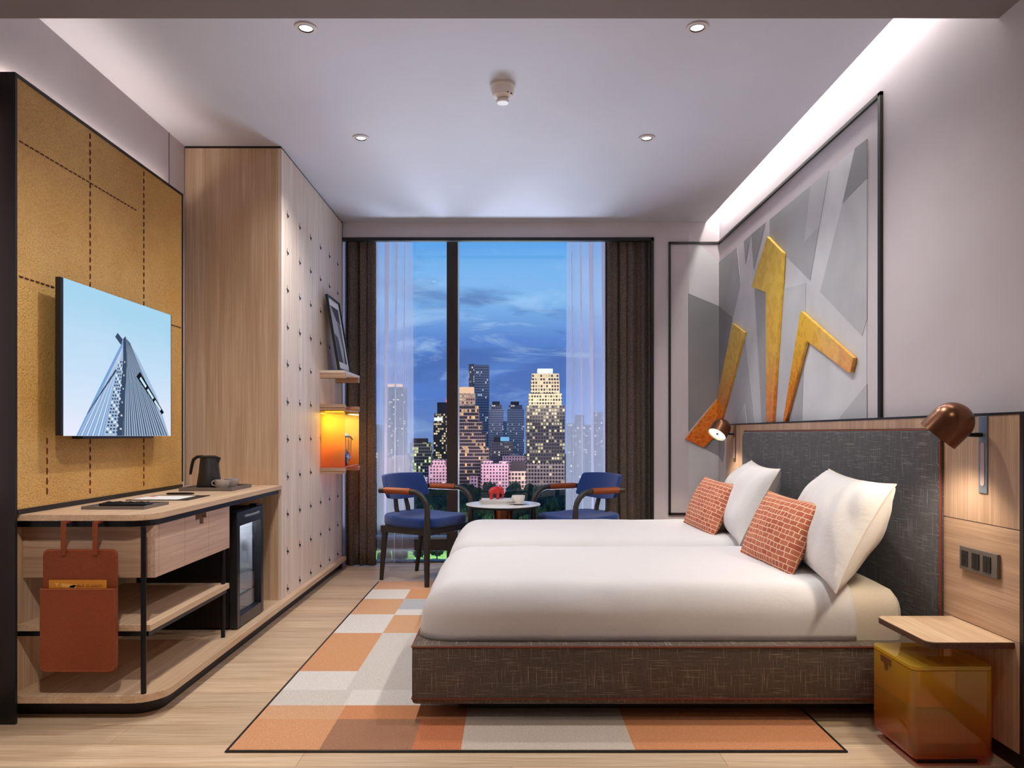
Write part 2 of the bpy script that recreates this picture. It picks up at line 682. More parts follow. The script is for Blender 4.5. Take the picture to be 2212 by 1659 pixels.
# floor boards, running across the room
m_, nt_, b_ = newmat('pale oak floor boards')
v_ = coords(nt_, (1, 1, 1))
bk = N(nt_, 'ShaderNodeTexBrick')
bk.inputs['Scale'].default_value = 1.0
bk.inputs['Brick Width'].default_value = 1.35
bk.inputs['Row Height'].default_value = 0.165
bk.inputs['Mortar Size'].default_value = 0.0012
bk.inputs['Mortar Smooth'].default_value = 0.1
bk.inputs['Color1'].default_value = (0.86, 0.86, 0.86, 1)
bk.inputs['Color2'].default_value = (1.08, 1.08, 1.08, 1)
bk.inputs['Mortar'].default_value = (0.55, 0.5, 0.46, 1)
L(nt_, v_, bk.inputs['Vector'])
n1 = tex_noise(nt_, coords(nt_, (0.9, 16, 1)), 1.0, 5, 0.6, 1.0)
n2 = tex_noise(nt_, coords(nt_, (4, 150, 1)), 1.0, 3, 0.6)
f_ = math_n(nt_, 'ADD', math_n(nt_, 'MULTIPLY', n1, 0.5), math_n(nt_, 'MULTIPLY', n2, 0.5))
c_ = ramp(nt_, f_, [(0.34, lin(176, 145, 114)), (0.5, lin(206, 178, 147)), (0.62, lin(223, 200, 170))]).outputs['Color']
L(nt_, mixc(nt_, 1.0, c_, bk.outputs['Color'], 'MULTIPLY'), b_.inputs['Base Color'])
b_.inputs['Roughness'].default_value = 0.42
b_.inputs['Specular IOR Level'].default_value = 0.4
bump(nt_, b_, n2, 0.05, 0.002)
M['floor'] = m_


def pile(name, rgb):
    m, nt, b = newmat(name)
    v = coords(nt, (1, 1, 1))
    n = tex_noise(nt, v, 190, 3, 0.7)
    c = lin(*rgb)
    r = ramp(nt, n, [(0.3, tuple(x * 0.74 for x in c[:3]) + (1,)), (0.65, tuple(min(1, x * 1.08) for x in c[:3]) + (1,))])
    L(nt, r.outputs['Color'], b.inputs['Base Color'])
    b.inputs['Roughness'].default_value = 1.0
    b.inputs['Specular IOR Level'].default_value = 0.05
    bump(nt, b, n, 0.6, 0.006)
    return m


# ------------------------------------------------------------------ the room
XL, XR, YF, ZC = -1.853, 1.596, 5.70, 2.665
YB, YBULK, ZBULK = -0.9, 2.43, 2.401
YW = 6.06


def struct(name, mb, mats, label, cat):
    o = mb.build(name, mats)
    return tag(o, label, cat, None, 'structure')


struct('floor', MB().box(XL - .1, XR + .1, YB - .1, YW + .06, -0.1, 0.0), M['floor'], 'pale oak board floor of the bedroom', 'floor')
struct('wall_left', MB().box(XL - .1, XL, YB - .1, YW + .06, 0, 2.9).box(XL, XL + .0015, 3.998, 4.003, 2.32, ZC, mi=1), [M['wall'], M['black']], 'lilac grey left wall behind the leather panel', 'wall')
struct('wall_right', MB().box(XR, XR + .1, YB - .1, YW + .06, 0, 2.9), M['wall'], 'lilac grey right wall behind the headboard', 'wall')
struct('wall_back', MB().box(XL - .1, XR + .1, YB - .1, YB, 0, 2.9), M['wall'], 'plain entrance end wall', 'wall')
wf = MB().box(XL, XR, YF, YF + .05, 2.54, 2.80).box(XL, XR, YF + .05, YW, 2.74, 2.80).box(1.09, XR, YF, YF + .05, 0, 2.54).box(1.20, XR, YF + .05, YW, 0, 2.74).box(XL, -1.332, YF, YW, 0, 2.74)
struct('wall_far', wf, M['wall'], 'window wall with wide curtained opening', 'wall')
cl = MB().box(XL, 1.494, YBULK, YF, ZC, 2.80)
struct('ceiling', cl, M['ceil'], 'smooth grey ceiling with slot along the right wall', 'ceiling')
struct('trim_1', MB().box(1.40, XR, YBULK, YF, 2.80, 2.86), M['ceil'], 'top of the light slot beside the right wall', 'trim')
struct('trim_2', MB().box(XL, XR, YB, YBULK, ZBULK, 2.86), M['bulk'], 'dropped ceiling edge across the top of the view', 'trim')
tr = MB().box(-1.332, 1.09, YF - .012, YF + .03, 2.52, 2.545).box(1.068, 1.09, YF - .012, YF + .03, 0, 2.545).box(-1.332, -1.312, YF - .012, YF + .03, 0, 2.545)
struct('trim_3', tr, M['black'], 'thin black edging round the window opening', 'trim')
struct('baseboard_left', MB().box(XL, XL + .014, YB, 2.60, 0, .09), M['black'], 'black skirting on the left wall in front of the leather panel', 'skirting')
struct('baseboard_right', MB().box(XR - .014, XR, YB, 2.20, 0, .09), M['black'], 'black skirting at the foot of the right wall', 'skirting')

# window
win = thing('window_1', 'tall dark framed window over the city skyline', 'window', (0, 5.98, 0), None, 'structure')
YG = 5.985
MB().box(-1.332, 1.20, 5.95, 6.03, 2.70, 2.74).box(-1.332, 1.20, 5.95, 6.03, 0, .012).box(-1.332, -1.30, 5.95, 6.03, .012, 2.70).box(1.16, 1.20, 5.95, 6.03, .012, 2.70).build('window_frame', M['frame'], win)
MB().box(-.522, -.434, 5.92, 6.03, .012, 2.70, .003).box(-.434, -.428, 5.922, 6.03, .012, 2.70, mi=1).build('mullion', [M['frame'], plain('mullion lit edge tone', (214, 224, 236), .35, .2)], win)  # pale strip paints the light caught on the mullion's side face
MB().box(-1.30, 1.16, 5.94, 6.03, .098, .19, .002).box(-1.30, 1.16, 5.935, 6.03, .19, .212, .002, mi=1).build('transom', [M['frame'], M['bluegrey']], win)
MB().box(-1.30, 1.16, YG, YG + .008, .012, 2.70).build('pane', M['glass'], win)


# curtains
def drape(x0, x1, y, z0, z1, folds, amp, lean0=0.0, lean1=0.0, seed=1, thick=0.004):
    rnd = random.Random(seed)
    ph = [rnd.uniform(-.5, .5) for _ in range(12)]

    def fn(u, v):
        w = u + 0.03 * math.sin(2 * math.pi * u * folds * 0.5 + ph[0])
        a = math.sin(2 * math.pi * w * folds) + 0.35 * math.sin(2 * math.pi * w * folds * 2.3 + ph[1] * 3)
        xx0 = x0 + lean0 * (1 - v)
        xx1 = x1 + lean1 * (1 - v)
        s = 1.0 + 0.15 * math.sin(3 * v + ph[2] * 4 + u * 3)
        return Vector((xx0 + (xx1 - xx0) * u + 0.012 * math.sin(2 * math.pi * w * folds + 1.2), y + amp * a * s * 0.75, z0 + (z1 - z0) * v))
    return MB().quadgrid(fn, int(folds * 22), 14)


for nm, x0, x1, side, folds, sd in (('blackout_curtain', -1.312, -1.078, 'left', 3, 3), ('blackout_curtain', .725, 1.13, 'right', 5, 8)):
    o = drape(x0, x1, 5.812, .006, 2.66, folds, .026, 0, 0, sd).build(nm, M['curtain'])
    sm = o.modifiers.new('thick', 'SOLIDIFY')
    sm.thickness = .004
    tag(o, 'dark taupe blackout curtain drawn to the %s side of the window' % side, 'curtain', 'blackout curtains')
for x0, x1, side, l0, l1, sd in ((-1.085, -.80, 'left', 0, .012, 4), (.425, .735, 'right', -.012, 0, 6)):
    rt = thing('sheer_curtain', 'white sheer voile curtain hanging beside the %s blackout curtain' % side, 'curtain', ((x0 + x1) / 2, 5.88, 0), 'sheer curtains')
    drape(x0, x1, 5.89, .014, 2.66, 2.0, .010, l0, l1, sd).build('voile', M['sheer'], rt)
    fl = MB()
    w = x1 - x0
    for k, (p, wd) in enumerate(((0.02, .034), (.34, .036), (.60, .014), (.83, .006))):
        q = p if side == 'left' else 1 - p - .02
        xa = x0 + w * q
        dirn = -1 if side == 'left' else 1
        fl.prism([(xa - wd / 2, 5.866, 2.655), (xa + wd / 2, 5.866, 2.655), (xa + wd / 5 + dirn * .02, 5.866, .016), (xa - wd / 5 + dirn * .02, 5.866, .016)], (0, .006, 0))
    fl.build('fold', M['sheerfold'], rt)

# wall frame that runs round the corner, mural panels and amber pieces
fr = MB()
tw = .016
fr.box(1.204, 1.604 - .008, YF - .014, YF, 2.511 - tw, 2.511).box(1.204, 1.204 + tw, YF - .014, YF, .413, 2.511).box(1.204, XR, YF - .014, YF, .413, .413 + tw)
fr.box(XR - .014, XR, 3.184, YF, 2.511 - tw, 2.511).box(XR - .014, XR, 3.184, 3.184 + .022, 1.105, 2.511)
tag(fr.build('wall_moulding', M['black']), 'thin black frame moulding around the grey mural, turning the corner', 'moulding')


def c5(x, y):
    return (1420 + x / 3.19, 180 + y / 3.19)


def c6(x, y):
    return (1420 + x / 3.457, 600 + y / 3.457)


def mural_mat(name, rgb):
    m, nt, b = newmat(name)
    v = coords(nt, (1, 1, 1))
    n = tex_noise(nt, v, 2.4, 4, 0.5, 0.4)
    c = lin(*rgb)
    r = ramp(nt, n, [(0.3, tuple(x * 0.86 for x in c[:3]) + (1,)), (0.7, tuple(min(1, x * 1.12) for x in c[:3]) + (1,))])
    L(nt, r.outputs['Color'], b.inputs['Base Color'])
    b.inputs['Roughness'].default_value = 0.55
    return m


GM = [mural_mat('mural grey %d' % k, (g, g + 1, g + 4)) for k, g in enumerate((208, 184, 168, 152, 136, 196))]
mu = thing('wall_mural', 'geometric mural of overlapping grey shards above the headboard', 'mural', (XR, 4.6, 1.8))


def shard(pts, mi, lvl, side='r'):
    if side == 'r':
        P = [on_x(x, y, XR) for x, y in pts]
        vec = (-.0025 * lvl, 0, 0)
    else:
        P = [at(x, y, YF) for x, y in pts]
        vec = (0, -.0025 * lvl, 0)
    MB().prism(P, vec).build('mural_panel', GM[mi], mu)


shard([(1554.6, 566), (1873, 300), (1873, 914), (1554.6, 921)], 0, 1)
shard([c6(232, -330), (1553, 567), (1553, 1070), c6(232, 1625)], 0, 1, 'f')
shard([c5(1368, 447), c5(1449, 385), c5(1449, 655), c5(1282, 825)], 4, 2)
shard([c5(1282, 828), c5(1449, 658), c6(1570, 310), c6(1535, 435), c6(1222, 105)], 1, 2)
shard([c5(778, 940), c5(1062, 705), c5(1015, 1100), c5(1120, 990), c5(1058, 1360), c5(885, 1185), c5(778, 1062)], 2, 2)
shard([c5(1062, 705), c5(1187, 597), c5(1120, 988), c5(1016, 1098)], 1, 2)
shard([c5(600, 1088), c5(648, 1045), c5(612, 1248)], 3, 2)
shard([c5(652, 1040), c5(748, 962), c5(668, 1285)], 3, 2)
shard([c5(429, 1232), c5(552, 1130), c5(577, 1375), c6(565, 300), c6(464, 212)], 2, 2)
shard([c6(464, 214), c6(565, 302), c6(468, 840), c6(463, 880)], 4, 2)
shard([c6(660, 450), c6(735, 1090), c6(510, 1095), c6(560, 800)], 1, 2)
shard([c6(658, 940), c6(675, 1090), c6(600, 1093)], 5, 3)
shard([c6(730, 65), c6(830, 110), c6(830, 1085), c6(785, 1088)], 2, 2)
shard([c6(945, 85), c6(1115, 38), c6(1112, 250), c6(1088, 270), c6(958, 1075), c6(888, 1080)], 5, 2)
shard([c6(1098, 630), c6(1085, 1070), c6(985, 1074)], 2, 2)
shard([c6(1570, 795), c6(1570, 1055), c6(1355, 1062)], 1, 2)
shard([c6(232, 118), c6(459, 212), c6(459, 880), c6(232, 1150)], 4, 2, 'f')
shard([c6(250, 1225), c6(345, 1270), c6(459, 1330), c6(459, 1150)], 3, 2, 'f')
shard([c6(463, 1150), c6(505, 1120), c6(505, 1290), c6(487, 1375), c6(463, 1332)], 3, 2)

AA = amber_art('amber art acrylic', 1.0, 2.2)
g1 = MB()
g1.prism([on_x(*c6(*p), XR - .004) for p in ((580, 340), (668, 408), (545, 880), (485, 1090), (466, 1120), (463, 885))], (-.018, 0, 0), bev=.002)
g1.prism([at(*c6(*p), YF - .004) for p in ((205, 1203), (461, 885), (461, 1150), (345, 1268))], (0, -.018, 0), bev=.002)
tag(g1.build('amber_wall_piece', AA), 'bent amber acrylic strip folding around the wall corner above the far lamp', 'wall art', 'amber wall art pieces')
g2 = MB().prism([on_x(*c6(*p), XR - .006) for p in ((840, -308), (959, -186), (945, 60), (880, 1085), (832, 1087), (830, 110), (722, 68))], (-.018, 0, 0), bev=.002)
tag(g2.build('amber_wall_piece', AA), 'tallest amber acrylic piece, hooked at the top, middle of the mural', 'wall art', 'amber wall art pieces')
g3 = MB().prism([on_x(*c6(*p), XR - .006) for p in ((1100, 250), (1492, 598), (1468, 708), (1455, 710), (1137, 470), (975, 1082), (958, 1083), (1088, 270))], (-.018, 0, 0), bev=.002)
tag(g3.build('amber_wall_piece', AA), 'amber acrylic arrow piece with a long arm pointing down to the right', 'wall art', 'amber wall art pieces')

# ------------------------------------------------------------------ ceiling fittings
dl_off = plain('downlight ring', (206, 192, 186), 0.4)
for k, (x, y, lab) in enumerate(((661, 59, 'round recessed downlight at the near left of the ceiling'), (1506, 58, 'round recessed downlight at the near right of the ceiling'),
                                 (780, 297, 'round recessed downlight at the far left, by the wardrobe'), (1397, 297, 'round recessed downlight at the far right, by the cove slot'))):
    d = FPX * (ZC - EYE) / (CY - y)
    p = at(x, y, d)
    t = thing('downlight', lab, 'ceiling light', (p.x, p.y, ZC), 'ceiling downlights')
    T = Matrix.Translation((p.x, p.y, ZC))
    MB().lathe([(.028, 0), (.028, -.006), (.044, -.005), (.0455, 0)], T).build('trim_ring', dl_off, t)
    MB().lathe([(.0245, -.0012), (.0285, -.0075), (.0305, -.0062), (.0305, 0)], T).build('baffle', M['nearblack'], t)
    MB().lathe([(0, -.003), (.0255, -.003), (.0255, 0)], T).build('lamp_disc', M['lampon'], t)
    light('SPOT', 'downlight_lamp', (p.x, p.y, ZC - .02), DOWN_P, (1, .95, .90), (p.x, p.y, 0), spot_size=math.radians(135), spot_blend=.9, shadow_soft_size=.03)
for x, y, pw in ((-.8, 1.3, 1.9), (.75, 1.3, .42), (0, -.1, .45)):  # out-of-view fill lamps, added to brighten the room and the desk end
    light('SPOT', 'entrance_fill', (x, y, ZBULK - .02), ENT_P * pw, (1, .92, .84), (x, y, 0) if pw < 1.5 else (-1.75, 2.75, .3), spot_size=math.radians(130 if pw < 1.5 else 84), spot_blend=.9, shadow_soft_size=.04)
    t = thing('downlight', 'round fill downlight added out of view in the dropped ceiling', 'ceiling light', (x, y, ZBULK), 'added fill downlights')
    T = Matrix.Translation((x, y, ZBULK))
    MB().lathe([(.028, 0), (.028, -.006), (.044, -.005), (.0455, 0)], T).build('trim_ring', dl_off, t)
    MB().lathe([(0, -.003), (.0275, -.003), (.0275, 0)], T).build('lamp_disc', M['lampon'], t)

p = at(1086, 184, FPX * (ZC - EYE) / (CY - 184))
t = thing('smoke_detector', 'cream domed smoke detector in the middle of the ceiling', 'smoke detector', (p.x, p.y, ZC))
T = Matrix.Translation((p.x, p.y, ZC))
MB().lathe([(0, 0), (.059, 0), (.060, -.012), (.055, -.017), (.053, -.03), (.045, -.052), (.03, -.062), (0, -.063)], T).build('body', M['white_plastic'], t)
MB().lathe([(0, -.062), (.02, -.062), (.02, -.072), (.031, -.073), (.031, -.080), (.026, -.084), (0, -.085)], T).build('sensor_cap', M['white_plastic'], t)
MB().ball((p.x + .024, p.y - .042, ZC - .05), .004, 10).build('red_indicator', plain('red diode', (170, 40, 30), .3), t)
MB().ball((p.x + .04, p.y - .030, ZC - .052), .004, 10).build('green_indicator', plain('green diode', (40, 110, 60), .3), t)

# cove light strip, hidden in the slot
cs = MB().box(1.455, 1.475, 2.5, 5.66, 2.800, 2.792)
tag(cs.build('led_strip', emit('led tape', (255, 236, 210), 2.0)), 'light strip hidden in the ceiling slot over the right wall', 'light strip')
area('cove_lamp', (1.535, 4.075, 2.785), (.25, 0, -1), (0, 1, 0), 3.15, .03, COVE_P, (1, .94, .88))

# unseen slab and bluish fill lamps added below the window to light the ceiling
struct('trim_4', MB().box(-6, 6, 6.15, 12, -2.3, -2.1), plain('added slab grey', (120, 116, 112), .8), 'unseen slab added below the window under the fill lamps', 'added slab')
for x in (-1.1, .9):
    t = thing('added_uplighter', 'bluish fill lamp added out of sight below the window', 'fill lamp', (x, 9.2, -2.1), 'added window fill lamps')
    T = Matrix.Translation((x, 9.2, -2.1))
    MB().lathe([(0, 0), (.22, 0), (.22, .04), (.05, .06), (.05, .3), (.30, .34), (.36, .5), (.34, .5), (.28, .38), (0, .36)], T, 32).build('housing', M['blackmetal'], t)
    MB().lathe([(0, .40), (.28, .40), (.28, .41), (0, .41)], T, 32).build('lens', emit('fill lamp lens', (190, 214, 255), 3.0), t)
    light('SPOT', 'window_fill', (x, 9.2, -1.55), FILL_P, (.72, .84, 1), (x * .6, 5.0, 2.0), spot_size=math.radians(80), spot_blend=.8, shadow_soft_size=.8)

# ------------------------------------------------------------------ leather panel behind the television
PX0, PX1, PY0, PY1, PZ1 = -1.828, -1.777, 2.655, 3.985, 2.318
t = thing('leather_wall_panel', 'tall mustard leather panel with black edge behind the television', 'wall panel', (-1.80, 3.3, 0))
MB().box(PX0, PX1 + .004, PY0 - .012, PY0, 0.0, PZ1 + .012).box(PX0, PX1 + .004, PY0, PY1, PZ1, PZ1 + .012).box(PX0, PX1 + .004, PY1, PY1 + .01, .78, PZ1 + .012).box(PX0, PX1 + .006, PY0, PY1, .748, .766).build('edge_frame', M['black'], t)
MB().box(PX0, PX1, PY0, PY1, .766, PZ1).build('leather_sheet', M['mustard'], t)
MB().box(XL, PX0, 3.0, 3.1, 1.2, 2.1).box(XL, PX0, 3.6, 3.7, 1.2, 2.1).build('wall_bracket', M['black'], t)
st = MB()


def stitches(a, b, n):
    a, b = Vector(a), Vector(b)
    d = (b - a).normalized()
    step = (b - a).length / n
    for k in range(n):
        p0 = a + d * step * (k + .18)
        p1 = a + d * step * (k + .82)
        st.tube([p0, p0.lerp(p1, .5) + Vector((.0012, 0, 0)), p1], [.0026, .0032, .0026], 6)


sx_ = PX1 + .0008
for y, za, zb in ((3.118, .78, PZ1 - .01), (3.572, .78, PZ1 - .01), (2.829, .80, 1.03)):
    stitches((sx_, y, za), (sx_, y, zb), int((zb - za) / .034))
stitches((sx_, 2.665, 2.094), (sx_, 3.506, 2.094), 28)
stitches((sx_, 2.665, 1.606), (sx_, 3.975, 1.606), 43)
st.build('stitching', M['stitch'], t)
area('panel_lamp_top', (XL + .012, 3.32, 2.315), (0, 0, 1), (0, 1, 0), 1.3, .012, PANEL_P, (1, .88, .8))
area('panel_lamp_side', (XL + .012, 2.66, 1.5), (0, -1, 0), (0, 0, 1), 1.4, .012, PANEL_P * .35, (1, .88, .8))

# ------------------------------------------------------------------ television
TX = -1.70
ty0, ty1 = FPX * TX / (131.5 - CX), FPX * TX / (370.5 - CX)
tz1, tz0 = EYE + .343 * 1.70 + .0075, EYE - .0085
t = thing('television', 'flat television mounted on the leather panel, showing a glass tower', 'television', (TX, 3.2, tz0))
MB().box(TX - .022, TX, ty0, ty1, tz0, tz1, .002).build('bezel', M['nearblack'], t)
MB().box(PX1 + .002, TX - .022, 3.05, 3.45, 1.15, 1.5).build('wall_mount', M['black'], t)
MB().box(TX - .05, TX - .006, FPX * TX / (182 - CX), FPX * TX / (335 - CX), tz0 - .014, tz0 - .0005, .002).build('sound_bar', plain('dark blue speaker bar', (32, 42, 62), .4), t)
skym = bpy.data.materials.new('screen sky')
skym.use_nodes = True
nt_ = skym.node_tree
nt_.nodes.clear()
gv = N(nt_, 'ShaderNodeTexCoord')
sv = N(nt_, 'ShaderNodeSeparateXYZ')
L(nt_, gv.outputs['Generated'], sv.inputs[0])
nz = tex_noise(nt_, gv.outputs['Generated'], 2.2, 4)
gg = math_n(nt_, 'ADD', math_n(nt_, 'MULTIPLY', sv.outputs['Z'], .75), math_n(nt_, 'MULTIPLY', nz, .25))
rr = ramp(nt_, gg, [(0.12, lin(226, 230, 246)), (0.45, lin(196, 220, 242)), (0.8, lin(164, 208, 234))])
ee = N(nt_, 'ShaderNodeEmission')
L(nt_, rr.outputs['Color'], ee.inputs['Color'])
oo = N(nt_, 'ShaderNodeOutputMaterial')
L(nt_, ee.outputs[0], oo.inputs['Surface'])


def c2(x, y):
    return (x / 2.911, 560 + y / 2.911)


def scr(mb, pts, mi, lv):
    P = [on_x(*c2(*p), TX + .0006 * lv) for p in pts]
    mb.prism(P, (-.0004, 0, 0), mi)


sc = MB()
scr(sc, ((399, 116), (1074, 351), (1074, 1111), (399, 1111)), 0, 1)
scr(sc, ((725, 488), (740, 463), (772, 505), (762, 540)), 2, 2)
scr(sc, ((762, 535), (790, 484), (760, 700), (650, 1110), (480, 1110), (600, 860)), 1, 2)
for k in range(9):
    f0, f1 = k / 9.0, (k + .5) / 9.0
    scr(sc, ((768 + 4 * f0, 560), (769 + 4 * f0, 560), (490 + 160 * f1, 1110), (490 + 160 * f0, 1110)), 3 if k % 2 else 4, 3)
scr(sc, ((728, 690), (735, 700), (560, 960), (545, 975)), 2, 4)
scr(sc, ((782, 490), (792, 490), (805, 640), (775, 1110), (650, 1110), (752, 640)), 4, 3)
for k in range(22):
    y = 640 + k * 21
    w = 1 - (y - 640) / 470.0
    xl, xr = 745 - 85 * (1 - w), 790 - 20 * (1 - w)
    for q in range(5):
        a, b = xl + (xr - xl) * (q + .1) / 5, xl + (xr - xl) * (q + .7) / 5
        scr(sc, ((a, y), (b, y + 2), (b - 1, y + 13), (a - 1, y + 11)), 2 if (k * 3 + q) % 4 else 5, 4)
scr(sc, ((775, 500), (790, 484), (800, 640), (775, 1110), (735, 1110), (775, 640)), 2, 4)
scr(sc, ((790, 484), (865, 610), (985, 860), (1063, 1110), (770, 1110), (800, 640)), 4, 4)
for k in range(18):
    f0, f1 = k / 18.0, (k + .5) / 18.0
    scr(sc, ((793 + 25 * f0, 500 + 25 * f0), (793 + 25 * f1, 500 + 25 * f1), (775 + 285 * f1, 1110), (775 + 285 * f0, 1110)), 6 if k % 3 else 2, 5)
scr(sc, ((880, 708), (1031, 964), (1018, 976), (858, 738)), 7, 6)
for a in (0.08, .38, .68):
    b = a + .24
    scr(sc, tuple((870 + 152 * f + o1, 728 + 243 * f + o2) for f, o1, o2 in ((a, 4, -8), (b, 4, -8), (b, -4, 3), (a, -4, 3))), 8, 7)
sc.build('screen_picture', [skym, emit('picture blue', (120, 158, 210), 1), emit('picture slate', (58, 74, 100), 1), emit('picture pale', (206, 222, 238), 1), emit('picture steel', (160, 184, 212), 1),
                            emit('picture white', (240, 244, 248), 1), emit('picture grey', (86, 98, 116), 1), emit('picture black', (20, 24, 32), 1), emit('picture cyan', (196, 226, 238), 1)], t)

# ------------------------------------------------------------------ low platform, desk, wardrobe
t = thing('low_platform', 'low oak platform with black recessed plinth under desk and wardrobe', 'platform', (-1.55, 4.2, 0))
MB().rrect(-1.85, -1.272, 2.667, 5.69, .066, .095, .11, ('10',), bev=.002).build('deck', M['oak_y'], t)
MB().rrect(-1.85, -1.322, 2.745, 5.69, 0, .066, .09, ('10',)).build('plinth', M['black'], t)

t = thing('desk', 'oak desk with rounded corner built between leather panel and wardrobe', 'desk', (-1.55, 3.4, .095))
MB().rrect(-1.823, -1.30, 2.667, 4.185, .724, .747, .09, ('10',), bev=.002).build('desktop', M['oak_y'], t)
MB().rrect(-1.805, -1.318, 2.69, 4.185, .700, .724, .085, ('10',)).build('apron', M['blackmetal'], t)
for y in (2.69, 3.43):
    MB().cyl((-1.338, y, .095), (-1.338, y, .701), .0095).build('leg', M['blackmetal'], t)
MB().box(-1.826, -1.808, 2.667, 4.18, .095, .724).build('back_panel', M['oak_z'], t)
dr = MB().box(-1.806, -1.334, 2.735, 3.455, .507, .70).build('drawer_box', M['wal_x'], t)
fr_ = MB()
y0, y1 = 2.735, 3.455
for a, b in ((y0, 2.775), (2.777, 3.07), (3.072, 3.20)):
    pass
ym = 3.145
gz = .700
fr_.box(-1.334, -1.318, 2.735, 2.765, .507, gz).box(-1.334, -1.318, 2.767, 2.985, .507, gz).box(-1.334, -1.318, 2.987, 3.085, .507, gz).box(-1.334, -1.318, 3.085, 3.195, .507, .655)
fr_.box(-1.334, -1.318, 3.195, 3.217, .507, gz).box(-1.334, -1.318, 3.219, 3.455, .507, gz).box(-1.334, -1.318, 3.085, 3.125, .655, .678).box(-1.334, -1.318, 3.165, 3.195, .655, .678)
fd = fr_.build('drawer_front', M['drawer'], t)
MB().box(-1.3345, -1.333, 3.08, 3.20, .65, .70).box(-1.334, -1.319, 3.08, 3.20, .697, .70).build('finger_pull', plain('walnut shadow', (120, 84, 58), .6), fd)
MB().box(-1.806, -1.318, 2.70, 3.455, .318, .342, .0015).build('shelf', M['oak_y'], t)
MB().box(-1.806, -1.345, 2.702, 2.722, .300, .318).box(-1.345, -1.325, 2.702, 3.44, .300, .318).build('shelf_rail', M['blackmetal'], t)

t = thing('wardrobe', 'tall oak wardrobe with rows of small cross shaped holes in its front', 'wardrobe', (-1.57, 4.9, .095))
WX = -1.304
MB().box(-1.85, WX - .018, 4.19, 5.68, .095, 2.652).build('carcass', M['oak_z'], t)
dm = MB().box(WX - .018, WX, 4.19, 5.68, .095, 2.652)
for k in range(6):
    yc = 4.30 + k * .2465
    for j in range(11):
        zc = 2.309 - j * .2168
        if zc < .13:
            continue
        dm.box(WX - .002, WX + .0006, yc - .003, yc + .003, zc - .023, zc + .023, mi=1)
        dm.box(WX - .002, WX + .0006, yc - .016, yc + .016, zc - .0035, zc + .0035, mi=1)
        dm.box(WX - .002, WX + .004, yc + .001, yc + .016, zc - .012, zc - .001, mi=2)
dm.build('front_panel', [M['pale_z'], M['nearblack'], M['black']], t)
MB().box(-1.85, WX - .004, 4.19, 5.68, 2.652, 2.664).box(WX - .012, WX + .001, 5.68, 5.695, .095, 2.664).build('black_trim', M['black'], t)  # black trim along the top and the far edge

# wall shelf with picture
t = thing('wall_shelf', 'small oak wall shelf pegged to the wardrobe front, holding a framed picture', 'shelf', (-1.22, 5.27, 1.44))
MB().box(WX, -1.135, 5.03, 5.517, 1.452, 1.468, .001).build('shelf_board', M['pale_z'], t)
for y in (5.03, 5.487):
    MB().box(WX, -1.135, y, y + .03, 1.414, 1.452, .0015).box(WX, -1.137, y - .004, y + .03, 1.414, 1.432, .0015).build('end_block', M['wal_x'], t)
t = thing('framed_picture', 'black framed abstract print leaning on the wall shelf', 'picture', (-1.2, 5.25, 1.468))


def pic(u, v, w=0.0):
    """u along the wall 0..1, v up 0..1, w out of the picture"""
    ang = math.radians(9.5)
    up = Vector((-math.sin(ang), 0, math.cos(ang)))
    nn = Vector((math.cos(ang), 0, math.sin(ang)))
    return Vector((-1.192, 5.06, 1.472)) + Vector((0, .36 * u, 0)) + up * (.525 * v) + nn * w


def pslab(u0, u1, v0, v1, w0, w1, mb, mi=0):
    P = [pic(u0, v0, w0), pic(u1, v0, w0), pic(u1, v1, w0), pic(u0, v1, w0)]
    mb.prism(P, pic(0, 0, w1) - pic(0, 0, w0), mi)


f = MB()
for a in ((0, .035, 0, 1), (.965, 1, 0, 1), (.035, .965, 0, .024), (.035, .965, .976, 1)):
    pslab(*a, 0, .018, f)
f.build('frame', M['black'], t)
f = MB()
pslab(.035, .965, .024, .976, .002, .008, f)
f.build('mount_board', M['paper'], t)
f = MB()
gp = [plain('print grey', (170, 168, 172), .7), plain('print charcoal', (62, 58, 60), .7), plain('print mid', (112, 106, 108), .7)]
pslab(.17, .83, .12, .88, .008, .0085, f)
for mi, pts in ((1, ((.17, .88), (.83, .88), (.83, .66), (.52, .70), (.25, .86))), (2, ((.55, .68), (.83, .64), (.83, .16), (.66, .40))), (1, ((.17, .50), (.40, .46), (.52, .12), (.17, .12))), (1, ((.66, .12), (.83, .12), (.83, .40), (.72, .30)))):
    f.prism([pic(u, v, .0085) for u, v in pts], pic(0, 0, .0005) - pic(0, 0, 0), mi)
f.build('print', gp, t)

# amber display box with the toy
t = thing('amber_display_box', 'open fronted amber acrylic box between oak bars on the wardrobe front', 'display box', (-1.22, 5.27, .77))
ab = amber_sheet('amber box acrylic', .80, 1.2, (255, 228, 120), (250, 164, 76), .34)
for y in (5.03, 5.487):
    for z in (1.198, .766):
        MB().box(WX, -1.135, y, y + .03, z, z + .04, .0015).box(WX, -1.132, y - .004, y + .034, z + .018, z + .028, .001).build('oak_bar', M['wal_x'], t)
MB().box(WX + .001, -1.137, 5.04, 5.046, .808, 1.198).build('near_panel', ab, t)
MB().box(WX + .001, -1.137, 5.502, 5.508, .808, 1.198).build('far_panel', ab, t)
MB().box(WX + .001, -1.137, 5.046, 5.502, .808, .814).build('floor_panel', ab, t)
MB().box(WX + .001, -1.137, 5.046, 5.502, 1.192, 1.198).build('top_panel', ab, t)
MB().box(WX + .001, WX + .006, 5.046, 5.502, .814, 1.192).build('rear_panel', ab, t)
MB().box(-1.29, -1.16, 5.10, 5.112, 1.185, 1.191).build('led_bar', emit('warm led bar', (255, 226, 150), 6), t)
area('display_lamp', (-1.22, 5.27, 1.184), (0, 0, -1), (0, 1, 0), .3, .05, 6.0, (1, .93, .74))

